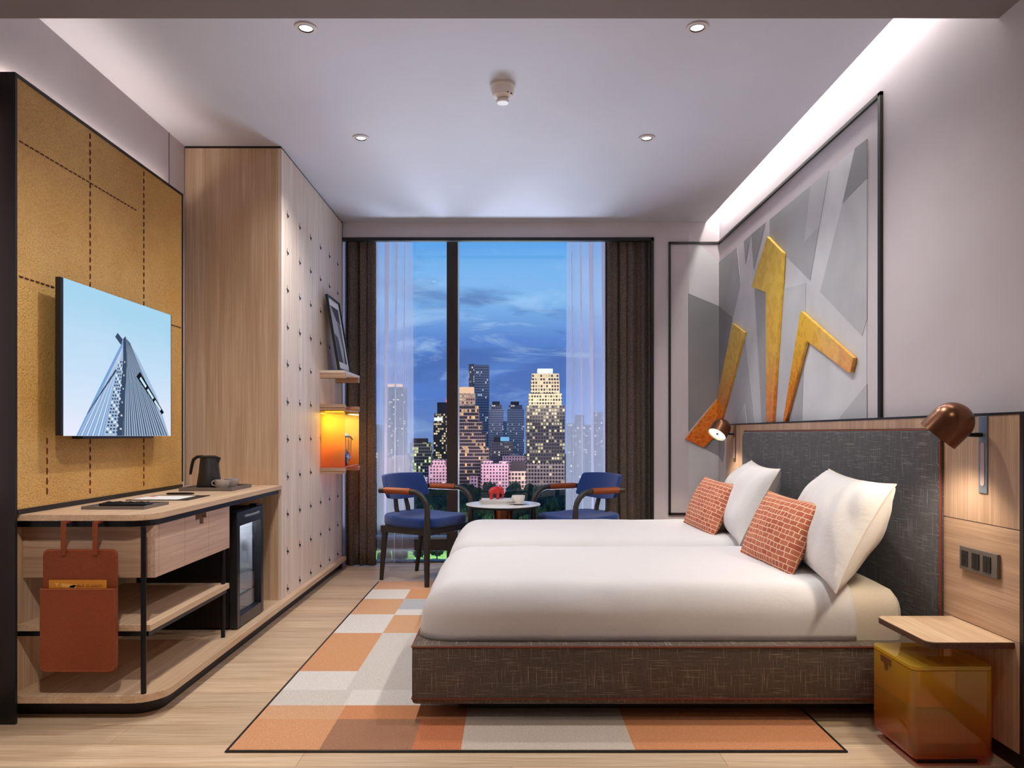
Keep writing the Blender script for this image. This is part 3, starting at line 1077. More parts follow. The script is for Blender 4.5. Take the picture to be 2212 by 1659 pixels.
t = thing('toy_auto_rickshaw', 'blue toy three wheeled taxi inside the amber box', 'toy', (-1.20, 5.27, .814))
tb = plain('toy blue enamel', (30, 66, 150), .25)
tx, ty, tz = -1.205, 5.27, .814
MB().box(tx - .045, tx + .045, ty - .10, ty + .06, tz + .03, tz + .085, .015).box(tx - .03, tx + .03, ty + .05, ty + .105, tz + .04, tz + .10, .02).build('body', tb, t)
MB().box(tx - .04, tx + .04, ty - .09, ty - .02, tz + .085, tz + .11, .008).build('bench', plain('toy seat', (150, 40, 40), .5), t)
r_ = MB().quadgrid(lambda u, v: Vector((tx - .052 + .104 * u, ty - .12 + .225 * v, tz + .20 + .028 * (1 - (2 * u - 1) ** 2) - .05 * max(0, v - .72) ** 1.5 * 3)), 10, 14).build('canopy', plain('toy canopy', (44, 58, 62), .6), t)
r_.modifiers.new('s', 'SOLIDIFY').thickness = .004
for sx in (-.04, .04):
    for yy in (-.095, .0, .085):
        MB().cyl((tx + sx, ty + yy, tz + .08), (tx + sx * 1.05, ty + yy * .98, tz + .20), .0025, seg=8).build('canopy_post', M['bluegrey'], t)
MB().box(tx - .036, tx + .036, ty + .088, ty + .091, tz + .10, tz + .185).build('windscreen', M['clear'], t)
for px_, py_ in ((-.042, -.065), (.042, -.065), (0, .085)):
    w = MB().tube([Vector((tx + px_, ty + py_ + .022 * math.cos(a * math.pi / 10), tz + .03 + .022 * math.sin(a * math.pi / 10))) for a in range(20)], .008, 8, 0, True).build('wheel', M['nearblack'], t)
    MB().cyl((tx + px_ - .006, ty + py_, tz + .03), (tx + px_ + .006, ty + py_, tz + .03), .016, seg=14).build('hub', plain('toy red hub', (190, 40, 36), .3), w)

# ------------------------------------------------------------------ minibar fridge
t = thing('minibar_fridge', 'small black fridge with glass door under the desk end', 'fridge', (-1.55, 3.74, .095))
fy0, fy1, fz0, fz1 = 3.556, 3.93, .105, .66
MB().box(-1.78, -1.36, fy0, fy0 + .02, fz0, fz1).box(-1.78, -1.36, fy1 - .02, fy1, fz0, fz1).box(-1.80, -1.78, fy0, fy1, fz0, fz1).box(-1.78, -1.36, fy0 + .02, fy1 - .02, fz1 - .02, fz1).box(-1.78, -1.36, fy0 + .02, fy1 - .02, fz0, fz0 + .025).build('cabinet', M['nearblack'], t)
MB().box(-1.7795, -1.778, fy0 + .02, fy1 - .02, fz0 + .025, fz1 - .02).box(-1.778, -1.37, fy0 + .02, fy0 + .023, fz0 + .025, fz1 - .02).box(-1.778, -1.37, fy1 - .023, fy1 - .02, fz0 + .025, fz1 - .02).build('liner', plain('fridge liner', (205, 206, 212), .4), t)
d_ = MB()
for a in ((fy0, fy0 + .035, fz0 - .005, fz1), (fy1 - .035, fy1, fz0 - .005, fz1), (fy0 + .035, fy1 - .035, fz0 - .005, fz0 + .05), (fy0 + .035, fy1 - .035, fz1 - .07, fz1)):
    d_.box(-1.357, -1.318, *a, .003)
door = d_.build('door', plain('black door frame', (26, 27, 32), .28), t)
MB().box(-1.345, -1.338, fy0 + .033, fy1 - .033, fz0 + .048, fz1 - .068).build('glass_pane', M['clear'], door)
MB().tube([Vector((-1.316 + .008 * math.sin(math.pi * k / 10), fy0 + .09 + .02 * k, fz1 - .028)) for k in range(11)], .006, 10).build('handle', M['bluegrey'], door)
MB().box(-1.375, -1.335, fy1 - .06, fy1 - .02, fz1, fz1 + .012, .003).build('hinge_cap', M['nearblack'], t)
for z in (.22, .33):
    w_ = MB()
    for k in range(9):
        w_.cyl((-1.77, fy0 + .03 + k * .039, z), (-1.375, fy0 + .03 + k * .039, z), .002, seg=6)
    w_.cyl((-1.38, fy0 + .023, z), (-1.38, fy1 - .023, z), .0025, seg=6).build('wire_shelf', M['bluegrey'], t)
MB().box(-1.72, -1.42, fy0 + .12, fy1 - .12, fz1 - .024, fz1 - .021).build('interior_light', emit('fridge light', (235, 240, 255), 3.0), t)
light('POINT', 'fridge_lamp', (-1.50, 3.70, fz1 - .06), 3.5, (.9, .95, 1), shadow_soft_size=.03)
for k, (x, y, lab) in enumerate(((-1.42, 3.64, 'clear water bottle at the near side of the fridge shelf'), (-1.43, 3.73, 'clear water bottle in the middle of the fridge shelf'), (-1.45, 3.82, 'clear water bottle at the far side of the fridge shelf'))):
    T = Matrix.Translation((x, y, .333))
    b = MB().lathe([(0, 0), (.028, 0), (.030, .006), (.030, .05), (.028, .056), (.030, .062), (.030, .10), (.022, .13), (.012, .15), (.012, .165), (0, .165)], T).build('water_bottle', M['bottle'])
    tag(b, lab, 'bottle', 'bottles in the fridge')
    MB().lathe([(0, .163), (.0135, .163), (.0135, .183), (0, .183)], T).build('cap', M['bluegrey'], b)

# ------------------------------------------------------------------ things on and under the desk
t = thing('leather_pouch', 'tan leather magazine pouch hanging on two straps from the desk end', 'pouch', (-1.55, 2.66, .5))
x0, x1 = (89.5 - CX) / 604.0, (251.5 - CX) / 604.0
z1, z0 = EYE - (1187 - CY) / 604.0, EYE - (1450 - CY) / 604.0


def rr_xz(x0, x1, z0, z1, y, r, top=True, bot=True, seg=8):
    P = []
    for cx, cz, a0, on in ((x1, z0, -90, bot), (x1, z1, 0, top), (x0, z1, 90, top), (x0, z0, 180, bot)):
        if not on:
            P.append(Vector((cx, y, cz)))
            continue
        ox = cx - r if cx == x1 else cx + r
        oz = cz - r if cz == z1 else cz + r
        for k in range(seg + 1):
            a = math.radians(a0 + 90 * k / seg)
            P.append(Vector((ox + r * math.cos(a), y, oz + r * math.sin(a))))
    return P


MB().prism(rr_xz(x0, x1, z0, z1, 2.662, .022), (0, -.006, 0), bev=.002).build('back_leaf', M['tan'], t)
zp = EYE - (1270 - CY) / 604.0
MB().prism(rr_xz(x0, x1, z0, zp, 2.646, .022, top=False), (0, -.008, 0), bev=.003).prism(rr_xz(x0 + .001, x1 - .001, z0, z0 + .03, 2.656, .014, top=False), (0, -.012, 0)).box(x0, x0 + .006, 2.644, 2.657, z0 + .02, zp).box(x1 - .006, x1, 2.644, 2.657, z0 + .02, zp).build('front_pocket', M['tan'], t)
for xc in (136.5, 205):
    X = (xc - CX) / 604.0
    MB().box(X - .009, X + .009, 2.648, 2.653, z1 - .02, .724, .001).box(X - .009, X + .009, 2.6515, 2.688, .716, .7235, .001).build('strap', M['tan'], t)
sm_ = MB()
loop = rr_xz(x0 + .004, x1 - .004, z0 + .004, z1 - .004, 2.6556, .019)
loop = [p if p.z > zp else Vector((p.x, 2.6376, p.z)) for p in loop]
sp_ = MB()
for a, b in zip(loop, loop[1:] + loop[:1]):
    if abs(a.y - b.y) > .001:
        continue
    sq_ = sm_ if a.y > 2.65 else sp_
    n = max(1, int((b - a).length / .006))
    for k in range(n):
        sq_.tube([a.lerp(b, (k + .2) / n), a.lerp(b, (k + .8) / n)], .0009, 5)
hm_ = MB()
hm_.tube([Vector((x0 + .003, 2.6376, zp - .003)), Vector((x1 - .003, 2.6376, zp - .003))], .0009, 5)
sm_.build('seam_stitching', M['stitchlight'], t)
sp_.build('pocket_stitching', M['stitchlight'], t)
hm_.build('hem_stitching', M['stitchlight'], t)

bk_ = thing('booklet', 'orange booklet standing in the tan leather pouch', 'booklet', (-1.55, 2.651, .45))
bx0, bx1 = (104.5 - CX) / 605.0, (229 - CX) / 605.0
bz1 = EYE - (1253.5 - CY) / 605.0
MB().box(bx0, bx1, 2.6475, 2.6525, bz1 - .14, bz1).build('cover', plain('orange card', (200, 128, 30), .5), bk_)
gf = plain('pale orange print', (222, 168, 84), .6)
gp_ = MB()
for pts in (((118, 1258), (123, 1268), (127, 1256.5), (122, 1260)), ((132, 1260), (165, 1264), (160, 1270), (134, 1268)), ((150, 1266), (166, 1262), (164, 1272), (152, 1272))):
    gp_.prism([at(x, y, 2.6474) for x, y in pts], (0, -.0004, 0))
gp_.build('printed_mark', gf, bk_)
MB().box(bx1 - .004, bx1 - .003, 2.647, 2.6475, bz1 - .03, bz1).build('cover_crease', gf, bk_)
cu = bpy.data.curves.new('printed_name', 'FONT')
cu.body = 'Walter G. Kelley'
cu.size = .0145
cu.extrude = .0002
cu.align_x = 'CENTER'
tmp_ = bpy.data.objects.new('tmp', cu)
COL.objects.link(tmp_)
bpy.context.view_layer.update()
me_ = bpy.data.meshes.new_from_object(tmp_.evaluated_get(bpy.context.evaluated_depsgraph_get()))
bpy.data.objects.remove(tmp_)
for v in me_.vertices:                      # the name reads backwards in the photo
    v.co = Vector((-v.co.x, -v.co.z, v.co.y))
to = bpy.data.objects.new('printed_name', me_)
COL.objects.link(to)
me_.materials.clear()
me_.materials.append(plain('dark red ink', (120, 34, 40), .6))
to.parent = bk_
to.location = at(190, 1268.5, 2.6472) - bk_.location

Z = .747


def tray(lab, x0, x1, y0, y1, h, group=None):
    t = thing('grey_tray', lab, 'tray', ((x0 + x1) / 2, (y0 + y1) / 2, Z), 'grey trays on the desk')
    b = MB().box(x0, x1, y0, y1, Z, Z + h * .45)
    b.build('tray_base', M['greytray'], t)
    r = MB()
    for a in ((x0, x0 + .008, y0, y1), (x1 - .008, x1, y0, y1), (x0 + .008, x1 - .008, y0, y0 + .008), (x0 + .008, x1 - .008, y1 - .008, y1)):
        r.box(*a, Z + h * .45, Z + h)
    r.build('tray_rim', M['greytray'], t)
    return t


tray('flat grey tray holding a black remote control at the near desk end', -1.655, -1.413, 2.845, 3.05, .012)
tray('grey tray carrying the kettle and two cups at the wardrobe end', -1.685, -1.417, 3.745, 4.03, .018)
t = thing('remote_control', 'black remote control with raised buttons lying on the flat grey tray', 'remote control', (-1.54, 2.93, Z + .006))
MB().box(-1.612, -1.425, 2.885, 2.945, Z + .0056, Z + .020, .004).build('case', M['nearblack'], t)
bb = MB()
for i in range(12):
    for j in range(3):
        bb.box(-1.60 + i * .0142, -1.592 + i * .0142, 2.895 + j * .016, 2.905 + j * .016, Z + .0195, Z + .0225 + .001 * ((i + j) % 3), .001)
bb.build('buttons', M['black'], t)
t = thing('black_folder', 'open black desk folder lying on the desk behind the flat tray', 'folder', (-1.54, 3.33, Z))
MB().box(-1.684, -1.414, 3.225, 3.47, Z, Z + .003, .001).build('cover', M['nearblack'], t)
s_ = MB().box(-1.668, -1.462, 3.235, 3.42, Z + .003, Z + .0045)
s_.box(-1.655, -1.625, 3.36, 3.40, Z + .0045, Z + .0048, mi=1)
tag(s_.build('letter_sheet', [M['paper'], M['redmark']]), 'white sheet with a red mark lying on the black folder', 'paper')
t = thing('pen', 'black pen lying beyond the black folder', 'pen', (-1.58, 3.53, Z))
MB().tube([(-1.648, 3.53, Z + .0055), (-1.64, 3.53, Z + .0055), (-1.53, 3.535, Z + .0055), (-1.517, 3.535, Z + .0055)], [.002, .0052, .0052, .003], 12).build('barrel', M['nearblack'], t)
MB().box(-1.585, -1.54, 3.531, 3.534, Z + .0105, Z + .012).build('clip', M['bluegrey'], t)

t = thing('kettle', 'black electric kettle with a curved handle on the grey tray', 'kettle', (-1.585, 3.86, Z + .008))
kx, ky, kz = -1.578, 3.86, Z + .0082
T = Matrix.Translation((kx, ky, kz))
MB().lathe([(0, 0), (.062, 0), (.064, .004), (.064, .012), (0, .012)], T, 36).build('power_base', M['nearblack'], t)
MB().lathe([(0, .012), (.060, .012), (.061, .016), (.052, .08), (.044, .150), (.043, .158), (0, .158)], T, 36).build('body', plain('matt black kettle', (36, 35, 37), .4), t)
MB().lathe([(0, .156), (.044, .156), (.044, .163), (.03, .169), (0, .170)], T, 36).build('lid', M['nearblack'], t)
MB().prism([(kx + .030, ky - .012, kz + .165), (kx + .030, ky + .012, kz + .165), (kx + .062, ky, kz + .158), ], (-.012, 0, -.03)).build('spout', M['nearblack'], t)
MB().tube([(kx - .035, ky, kz + .164), (kx - .062, ky, kz + .162), (kx - .082, ky, kz + .148), (kx - .09, ky, kz + .12), (kx - .096, ky, kz + .085), (kx - .098, ky, kz + .07)], [.011, .012, .012, .011, .010, .008], 12, flat=.7).build('handle', M['nearblack'], t)


def cup(lab, x, y, z, r, h, hand, group, mat, name='coffee_cup'):
    t = thing(name, lab, 'cup', (x, y, z), group)
    T = Matrix.Translation((x, y, z))
    MB().lathe([(0, 0), (r * .58, 0), (r * .62, h * .04), (r * .86, h * .35), (r * .97, h * .75), (r, h), (r * .94, h), (r * .90, h * .72), (r * .78, h * .34), (r * .5, h * .1), (0, h * .09)], T, 32).build('bowl', mat, t)
    c = Vector((x, y, z))
    hv = Vector((math.cos(hand), math.sin(hand), 0))
    P = [c + hv * (r * q) + Vector((0, 0, h * s)) for q, s in ((.90, .82), (1.25, .86), (1.42, .66), (1.32, .42), (.84, .30))]
    MB().tube(P, h * .07, 8).build('handle', mat, t)
    return t


greycup = plain('warm grey china', (178, 166, 160), .3)
cup('warm grey cup in front on the grey tray, handle to the left', -1.487, 3.80, Z + .0085, .038, .046, math.pi, 'cups on the kettle tray', greycup)
cup('warm grey cup further back on the grey tray beside the kettle', -1.487, 3.93, Z + .0085, .038, .046, math.pi * .5, 'cups on the kettle tray', greycup)

# ------------------------------------------------------------------ headboard
HX = 1.548
t = thing('headboard', 'wide oak wall headboard with a charcoal linen pad behind the beds', 'headboard', (1.57, 3.8, 0))
HY0, HY1, PY_0, PY_1 = 2.253, 5.356, 2.657, 4.94
ZT = 1.098
wb = MB().box(HX, XR, HY0, PY_0 - .001, .745, ZT).box(HX, XR, PY_1, HY1, .745, ZT).box(HX, XR, PY_0, PY_1, ZT - .04, ZT)
wb.build('upper_panel', M['wal_z'], t)
for ya, yb in ((HY0, PY_0 - .001), (PY_1, HY1)):
    MB().box(HX, XR, ya, yb, .40, .742).build('middle_panel', M['wal_y'], t)
    MB().box(HX, XR, ya, yb, .06, .398).build('lower_panel', M['wal_z'], t)
MB().box(HX + .012, XR, HY0 - .016, HY1, .01, .06).box(HX - .004, XR, HY0 - .016, HY0, .01, ZT + .008).box(HX - .002, XR, HY0 - .016, HY1, ZT, ZT + .008).box(HX + .01, XR, HY0, HY1, .741, .746).box(HX + .01, XR, HY0, HY1, .397, .401).build('black_edge', M['black'], t)
pad = MB()
pad.prism([Vector((HX + .02, PY_0, .20)), Vector((HX + .02, PY_1, .20)), Vector((HX + .02, PY_1, 1.0))] +
          [Vector((HX + .02, PY_1 - .05 + .05 * math.cos(a), 1.0 + .052 * math.sin(a))) for a in [k * math.pi / 12 for k in range(1, 7)]] +
          [Vector((HX + .02, PY_0, 1.052))], (-.036, 0, 0), bev=.011)
pad.build('upholstered_pad', M['headlinen'], t)
MB().tube([(HX - .010, PY_0 + .001, .21), (HX - .010, PY_0 + .001, 1.045)], .0042, 8).tube([(HX - .008, PY_0, 1.0525), (HX - .008, PY_1 - .05, 1.0525)], .003, 8).build('piping', M['piping'], t)


# ------------------------------------------------------------------ bed
def soft_block(x0, x1, y0, y1, z0, z1, rx, ry, rz, dome, n, open_end=False, bottom=False, seed=0, amp=.003, rx1=None, flare=0.0, ry1=None):
    """cushion shaped block: a gridded box whose edges follow an ellipsoid of radii rx, ry, rz"""
    t = bmesh.new()
    nx, ny, nz = [max(4, int((b - a) / n)) for a, b in ((x0, x1), (y0, y1), (z0, z1))]
    def face(fn, a, b):
        g = [[t.verts.new(fn(i / a, j / b)) for j in range(b + 1)] for i in range(a + 1)]
        for i in range(a):
            for j in range(b):
                t.faces.new((g[i][j], g[i + 1][j], g[i + 1][j + 1], g[i][j + 1]))
    lx, ly, lz = x1 - x0, y1 - y0, z1 - z0
    face(lambda u, v: (x0 + lx * u, y0 + ly * v, z1), nx, ny)
    face(lambda u, v: (x0 + lx * u, y0, z0 + lz * v), nx, nz)
    face(lambda u, v: (x0 + lx * u, y1, z0 + lz * v), nx, nz)
    face(lambda u, v: (x0, y0 + ly * u, z0 + lz * v), ny, nz)
    if not open_end:
        face(lambda u, v: (x1, y0 + ly * u, z0 + lz * v), ny, nz)
    if bottom:
        face(lambda u, v: (x0 + lx * u, y0 + ly * v, z0), nx, ny)
    bmesh.ops.remove_doubles(t, verts=t.verts, dist=1e-5)
    r1 = rx if rx1 is None else rx1
    for v in t.verts:
        p = v.co.copy()
        c = p.copy()
        ra = rx
        if p.x < x0 + rx:
            c.x = x0 + rx
        elif not open_end and p.x > x1 - r1:
            c.x = x1 - r1
            ra = r1
        rf = ry if ry1 is None else ry1
        rb = ry if p.y < (y0 + y1) / 2 else rf
        c.y = min(max(p.y, y0 + ry), y1 - rf)
        c.z = min(p.z, z1 - rz)
        u = Vector(((p.x - c.x) / ra, (p.y - c.y) / rb, (p.z - c.z) / rz))
        if u.length > 1e-6:
            m = max(abs(u.x), abs(u.y), abs(u.z))
            u = u * (m / u.length)
            q = c + Vector((u.x * ra, u.y * rb, u.z * rz))
        else:
            q = p
        e = 1 - (2 * (p.y - y0) / ly - 1) ** 2
        hz = (q.z - z0) / lz
        q.z += dome * e * hz
        q.x -= flare * max(0, 1 - hz) ** 1.5 * (1 if p.x < x0 + rx else 0)
        nv = noise.noise_vector(Vector((q.x * 4 + seed, q.y * 4, q.z * 5))) * amp + noise.noise_vector(Vector((q.x * 11 + seed, q.y * 11, q.z * 13))) * amp * .45
        k = min(1, hz * 3)
        v.co = q + Vector((nv.x, nv.y, nv.z)) * k
    bmesh.ops.recalc_face_normals(t, faces=t.faces)
    if open_end and not bottom:
        # normals must look outward for an open shell: test the top
        for f in t.faces:
            if f.calc_center_median().z > z1 - .01:
                if f.normal.z < 0:
                    bmesh.ops.reverse_faces(t, faces=t.faces)
                break
    return MB().add(t, 0, True)


t = thing('bed_base', 'low twin bed base in brown grey linen with rust red piping', 'bed base', (.59, 3.8, 0))
BX0, BX1, BY0, BY1 = -.359, 1.530, 2.66, 4.955
bb = MB()
prof = []
tt = bmesh.new()
bmesh.ops.create_cube(tt, size=1)
for v in tt.verts:
    v.co = Vector((BX0 + (v.co.x + .5) * (BX1 - BX0), BY0 + (v.co.y + .5) * (BY1 - BY0), .062 + (v.co.z + .5) * (.278 - .062)))
bot = [e for e in tt.edges if all(v.co.z < .1 for v in e.verts) and not all(v.co.x > BX1 - .01 for v in e.verts)]
bmesh.ops.bevel(tt, geom=bot, offset=.022, segments=4, affect='EDGES', profile=.5)
ed = [e for e in tt.edges if all(v.co.z > .27 for v in e.verts)]
bmesh.ops.bevel(tt, geom=ed, offset=.006, segments=2, affect='EDGES', profile=.5)
bb.add(tt, 0, True)
bb.build('upholstered_box', M['baselinen'], t)
pi_ = MB()
for z in (.272, .086):
    pi_.tube([(BX1 - .01, BY0 - .001, z), (BX0 + .004, BY0 - .001, z), (BX0 - .001, BY0 + .004, z), (BX0 - .001, BY1 - .01, z)], .0035, 8)
pi_.build('piping', M['piping'], t)
MB().box(-.20, 1.50, 2.775, 4.85, 0.012, .062).build('plinth', M['black'], t)

BEDS = ((2.712, 3.800, 'near'), (3.842, 4.93, 'far'))
for k, (y0, y1, wh) in enumerate(BEDS):
    m_ = soft_block(-.318, 1.455, y0 + .014, y1 - .014, .278, .454, .10, .07, .09, .016, .03, False, True, 3 + k, .0015, .045, 0.0, .19).build('mattress', M['sheet'])
    tag(m_, 'mattress under ivory ribbed sheet on the %s half of the bed base' % wh, 'mattress', 'mattresses')
    d_ = soft_block(-.338, 1.262, y0, y1, .280, .476, .14, .10, .125, .022, .022, True, False, 11 + 5 * k, .0045, None, .012, .20).build('duvet', M['duvet'])
    so = d_.modifiers.new('thick', 'SOLIDIFY')
    so.thickness = .012
    so.offset = -1
    tag(d_, 'smooth white duvet tucked over the %s mattress' % wh, 'duvet', 'white duvets')


def pillow(name, label, cat, group, w, h, th, centre, lean, yaw, roll, mat, pipe, seed, pinch=.10, crease=.006):
    """square cushion in its own x-y plane, z through its belly; stands on edge leaning against the headboard"""
    rnd = random.Random(seed)
    n = 40
    t = bmesh.new()
    rows = {}
    off = rnd.uniform(0, 50)

    def pt(i, j, s):
        u, v = 2 * i / n - 1, 2 * j / n - 1
        x = w / 2 * u * (1 - pinch * (1 - v * v) * abs(u) ** 2.5)
        y = h / 2 * v * (1 - pinch * (1 - u * u) * abs(v) ** 2.5)
        e = max(0.0, (1 - u ** 2) * (1 - v ** 2))
        z = th / 2 * e ** .48
        nz = noise.noise(Vector((x * 5 + off, y * 5, s * 3))) * crease * 1.4 + noise.noise(Vector((x * 13 + off, y * 9 + x * 6, s))) * crease
        sag = -.10 * h * (v < 0) * 0
        return Vector((x, y + sag, s * (z + nz * e ** .4)))
    for s in (1, -1):
        for i in range(n + 1):
            for j in range(n + 1):
                edge = i in (0, n) or j in (0, n)
                key = (i, j, 0 if edge else s)
                if key not in rows:
                    rows[key] = t.verts.new(pt(i, j, s))
        for i in range(n):
            for j in range(n):
                q = []
                for a, b in ((i, j), (i + 1, j), (i + 1, j + 1), (i, j + 1)):
                    edge = a in (0, n) or b in (0, n)
                    q.append(rows[(a, b, 0 if edge else s)])
                t.faces.new(q if s > 0 else q[::-1])
    o = MB().add(t, 0, True).build(name, mat)
    for p in o.data.polygons:
        p.use_smooth = True
    ed = [pt(i, 0, 1) for i in range(n)] + [pt(n, j, 1) for j in range(n)] + [pt(n - i, n, 1) for i in range(n)] + [pt(0, n - j, 1) for j in range(n)]
    c = MB().tube(ed, .0028, 6, 0, True).build('piping', pipe, o)
    # local x along the headboard (towards the camera), local y up the lean, local z out into the room
    X = Vector((0, -1, 0))
    Yv = Vector((math.sin(lean), 0, math.cos(lean)))
    Zv = X.cross(Yv)
    R = Matrix((X, Yv, Zv)).transposed().to_4x4()
    R = Matrix.Rotation(yaw, 4, 'Z') @ R @ Matrix.Rotation(roll, 4, 'Z')
    o.matrix_world = Matrix.Translation(Vector(centre)) @ R
    return tag(o, label, cat, group)


sp = plain('pillow edge cord', (214, 200, 184), .8)
sr = plain('cushion edge cord', (214, 150, 112), .8)
for k, dy in ((0, 0.0), (1, 1.125)):
    wh = ('near', 'far')[k]
    pillow('white_pillow', 'large white pillow leaning on the headboard of the %s bed' % wh, 'pillow', 'white pillows', .86, .44, .25, (1.322, 3.06 + dy, .670), math.radians(27), math.radians(-8), math.radians(-1), M['pillow'], sp, 4 + k, .085, .013)
    pillow('brick_print_cushion', 'small red brick print cushion in front of the pillow on the %s bed' % wh, 'cushion', 'brick print cushions', .51, .32, .13, (1.135, 3.15 + dy, .622), math.radians(25), math.radians(6), math.radians(-2), M['brick'], sr, 14 + k, .06, .005)


# ------------------------------------------------------------------ wall lamps
def wall_lamp(label, yp, yd, sgn, X0=HX):
    """lamp on the wooden wing of the headboard; sgn = +1 for the near one"""
    t = thing('wall_lamp', label, 'wall lamp', (X0, yp, 1.0), 'bedside wall lamps')
    MB().box(X0 - .004, X0, yp - .022, yp + .022, .843, 1.096, .001).build('back_plate', M['bluegrey'] if sgn > 0 else M['bronze'], t)
    pl = MB()
    pts = []
    for a in range(17):
        an = math.pi * a / 16
        pts.append(Vector((X0 - .0042, yp + .010 * math.cos(an), 1.0 + .01 * math.sin(an))))
    for a in range(17):
        an = math.pi + math.pi * a / 16
        pts.append(Vector((X0 - .0042, yp + .010 * math.cos(an), .877 + .01 * math.sin(an))))
    pl.prism(pts, (-.0015, 0, 0)).build('touch_strip', plain('pinkish reading strip', (196, 172, 168), .4), t)
    ax = Vector((-.55, .36 * sgn, -.75)).normalized()
    bx = X0 - .088
    top = Vector((bx + .016, yp, 1.105))
    zax = -ax
    q = zax.to_track_quat('Z', 'Y').to_matrix().to_4x4()
    T = Matrix.Translation(Vector((bx - .015, yp + .012 * sgn, 1.072)) + ax * .055) @ q
    R_ = .0655
    prof = [(R_, 0), (R_, .062)] + [(R_ * math.cos(a), .062 + R_ * math.sin(a)) for a in [k * math.pi / 20 for k in range(1, 10)]] + [(0, .062 + R_)]
    inner = [(0, .062 + R_ - .003)] + [((R_ - .003) * math.cos(a), .062 + (R_ - .003) * math.sin(a)) for a in [k * math.pi / 20 for k in range(9, 0, -1)]] + [(R_ - .003, .06), (R_ - .003, 0), (R_, 0)]
    MB().lathe(prof, T, 40).lathe(inner, T, 40, 1).build('shade', [M['bronze'], M['bronzein']], t)
    MB().lathe([(0, .010), (R_ - .004, .010), (R_ - .004, .013), (0, .013)], T, 40).build('diffuser', emit('warm diffuser', (255, 240, 208), LAMP_E), t)
    MB().lathe([(0, .002), (.007, .002), (.007, .010), (0, .010)], T, 16).build('centre_stud', M['nearblack'], t)
    c0 = Vector((bx - .015, yp + .012 * sgn, 1.072)) + ax * -.012
    MB().tube([(X0 - .008, yp, 1.035), (X0 - .055, yp, 1.035), c0 + Vector((.045, 0, -.025))], .0085, 12).build('arm', M['blackmetal'], t)
    lp = T @ Vector((0, 0, -.004))
    light('SPOT', 'bedside_lamp', lp, BED_P, (1, .86, .68), lp + ax * .5 + Vector((-.02, .0, -1)), spot_size=math.radians(130), spot_blend=.5, shadow_soft_size=.045)
    return t


wall_lamp('bronze dome wall lamp on the near headboard wing above the amber nightstand', 2.43, 0, 1)
wall_lamp('bronze dome wall lamp on the far headboard wing, its lit face showing', 5.145, 0, -1)

# switch plate
t = thing('switch_plate', 'grey three gang plate with socket and switches on the near headboard wing', 'switch', (HX, 2.445, .616))
MB().box(HX - .012, HX, 2.346, 2.543, .577, .655, .0015).build('plate', plain('taupe grey plate', (112, 104, 98), .35, .3), t)
sk = MB().box(HX - .0135, HX - .011, 2.494, 2.532, .590, .642, .001)
sk.box(HX - .0142, HX - .0134, 2.518, 2.521, .622, .630, mi=1).box(HX - .0142, HX - .0134, 2.505, 2.508, .622, .630, mi=1).box(HX - .0142, HX - .0134, 2.516, 2.519, .605, .613, mi=1).box(HX - .0142, HX - .0134, 2.507, 2.510, .605, .613, mi=1).box(HX - .0142, HX - .0134, 2.511, 2.515, .596, .602, mi=1)
sk.build('socket', [plain('socket black', (40, 37, 36), .5), M['black']], t)
for ya in (2.434, 2.375):
    for q in (0, 1):
        MB().box(HX - .0150, HX - .011, ya + q * .0195, ya + q * .0195 + .0185, .590, .642, .001).build('rocker_switch', plain('switch black', (36, 34, 34), .35), t)

# floating shelf and nightstand
t = thing('bedside_shelf', 'small oak shelf with dark edge fixed to the headboard over the nightstand', 'shelf', (1.42, 2.45, .386))
MB().rrect(1.282, HX, 2.28, 2.614, .376, .3945, .03, ('00', '01'), bev=.0015).build('shelf_board', wood('dark edge walnut', (98, 62, 44), (70, 42, 30), 'y'), t)
MB().rrect(1.284, HX, 2.282, 2.612, .3945, .396, .029, ('00', '01')).build('shelf_top', M['oak_y'], t)

NX0, NX1, NY0, NY1, NZ0, NZ1 = 1.243, 1.502, 2.300, 2.566, .018, .315
t = thing('nightstand', 'translucent amber acrylic cube nightstand fading from yellow to orange', 'nightstand', (1.37, 2.43, 0))
na = amber_sheet('amber nightstand acrylic', NZ0, NZ1, (255, 228, 88), (240, 110, 32), .36)
nb = amber_sheet('amber nightstand inner acrylic', NZ0, NZ1, (252, 224, 110), (244, 150, 70), .18)


def shell(x0, x1, y0, y1, z0, z1, r, open_top=True):
    t = bmesh.new()
    bmesh.ops.create_cube(t, size=1)
    for v in t.verts:
        v.co = Vector((x0 + (v.co.x + .5) * (x1 - x0), y0 + (v.co.y + .5) * (y1 - y0), z0 + (v.co.z + .5) * (z1 - z0)))
    if open_top:
        bmesh.ops.delete(t, geom=[f for f in t.faces if f.normal.z > .9 or all(v.co.z > z1 - 1e-4 for v in f.verts)], context='FACES_ONLY')
    ed = [e for e in t.edges if not all(v.co.z > z1 - 1e-4 for v in e.verts)]
    bmesh.ops.bevel(t, geom=ed, offset=r, segments=6, affect='EDGES', profile=.5)
    bmesh.ops.recalc_face_normals(t, faces=t.faces)
    return MB().add(t, 0, True)


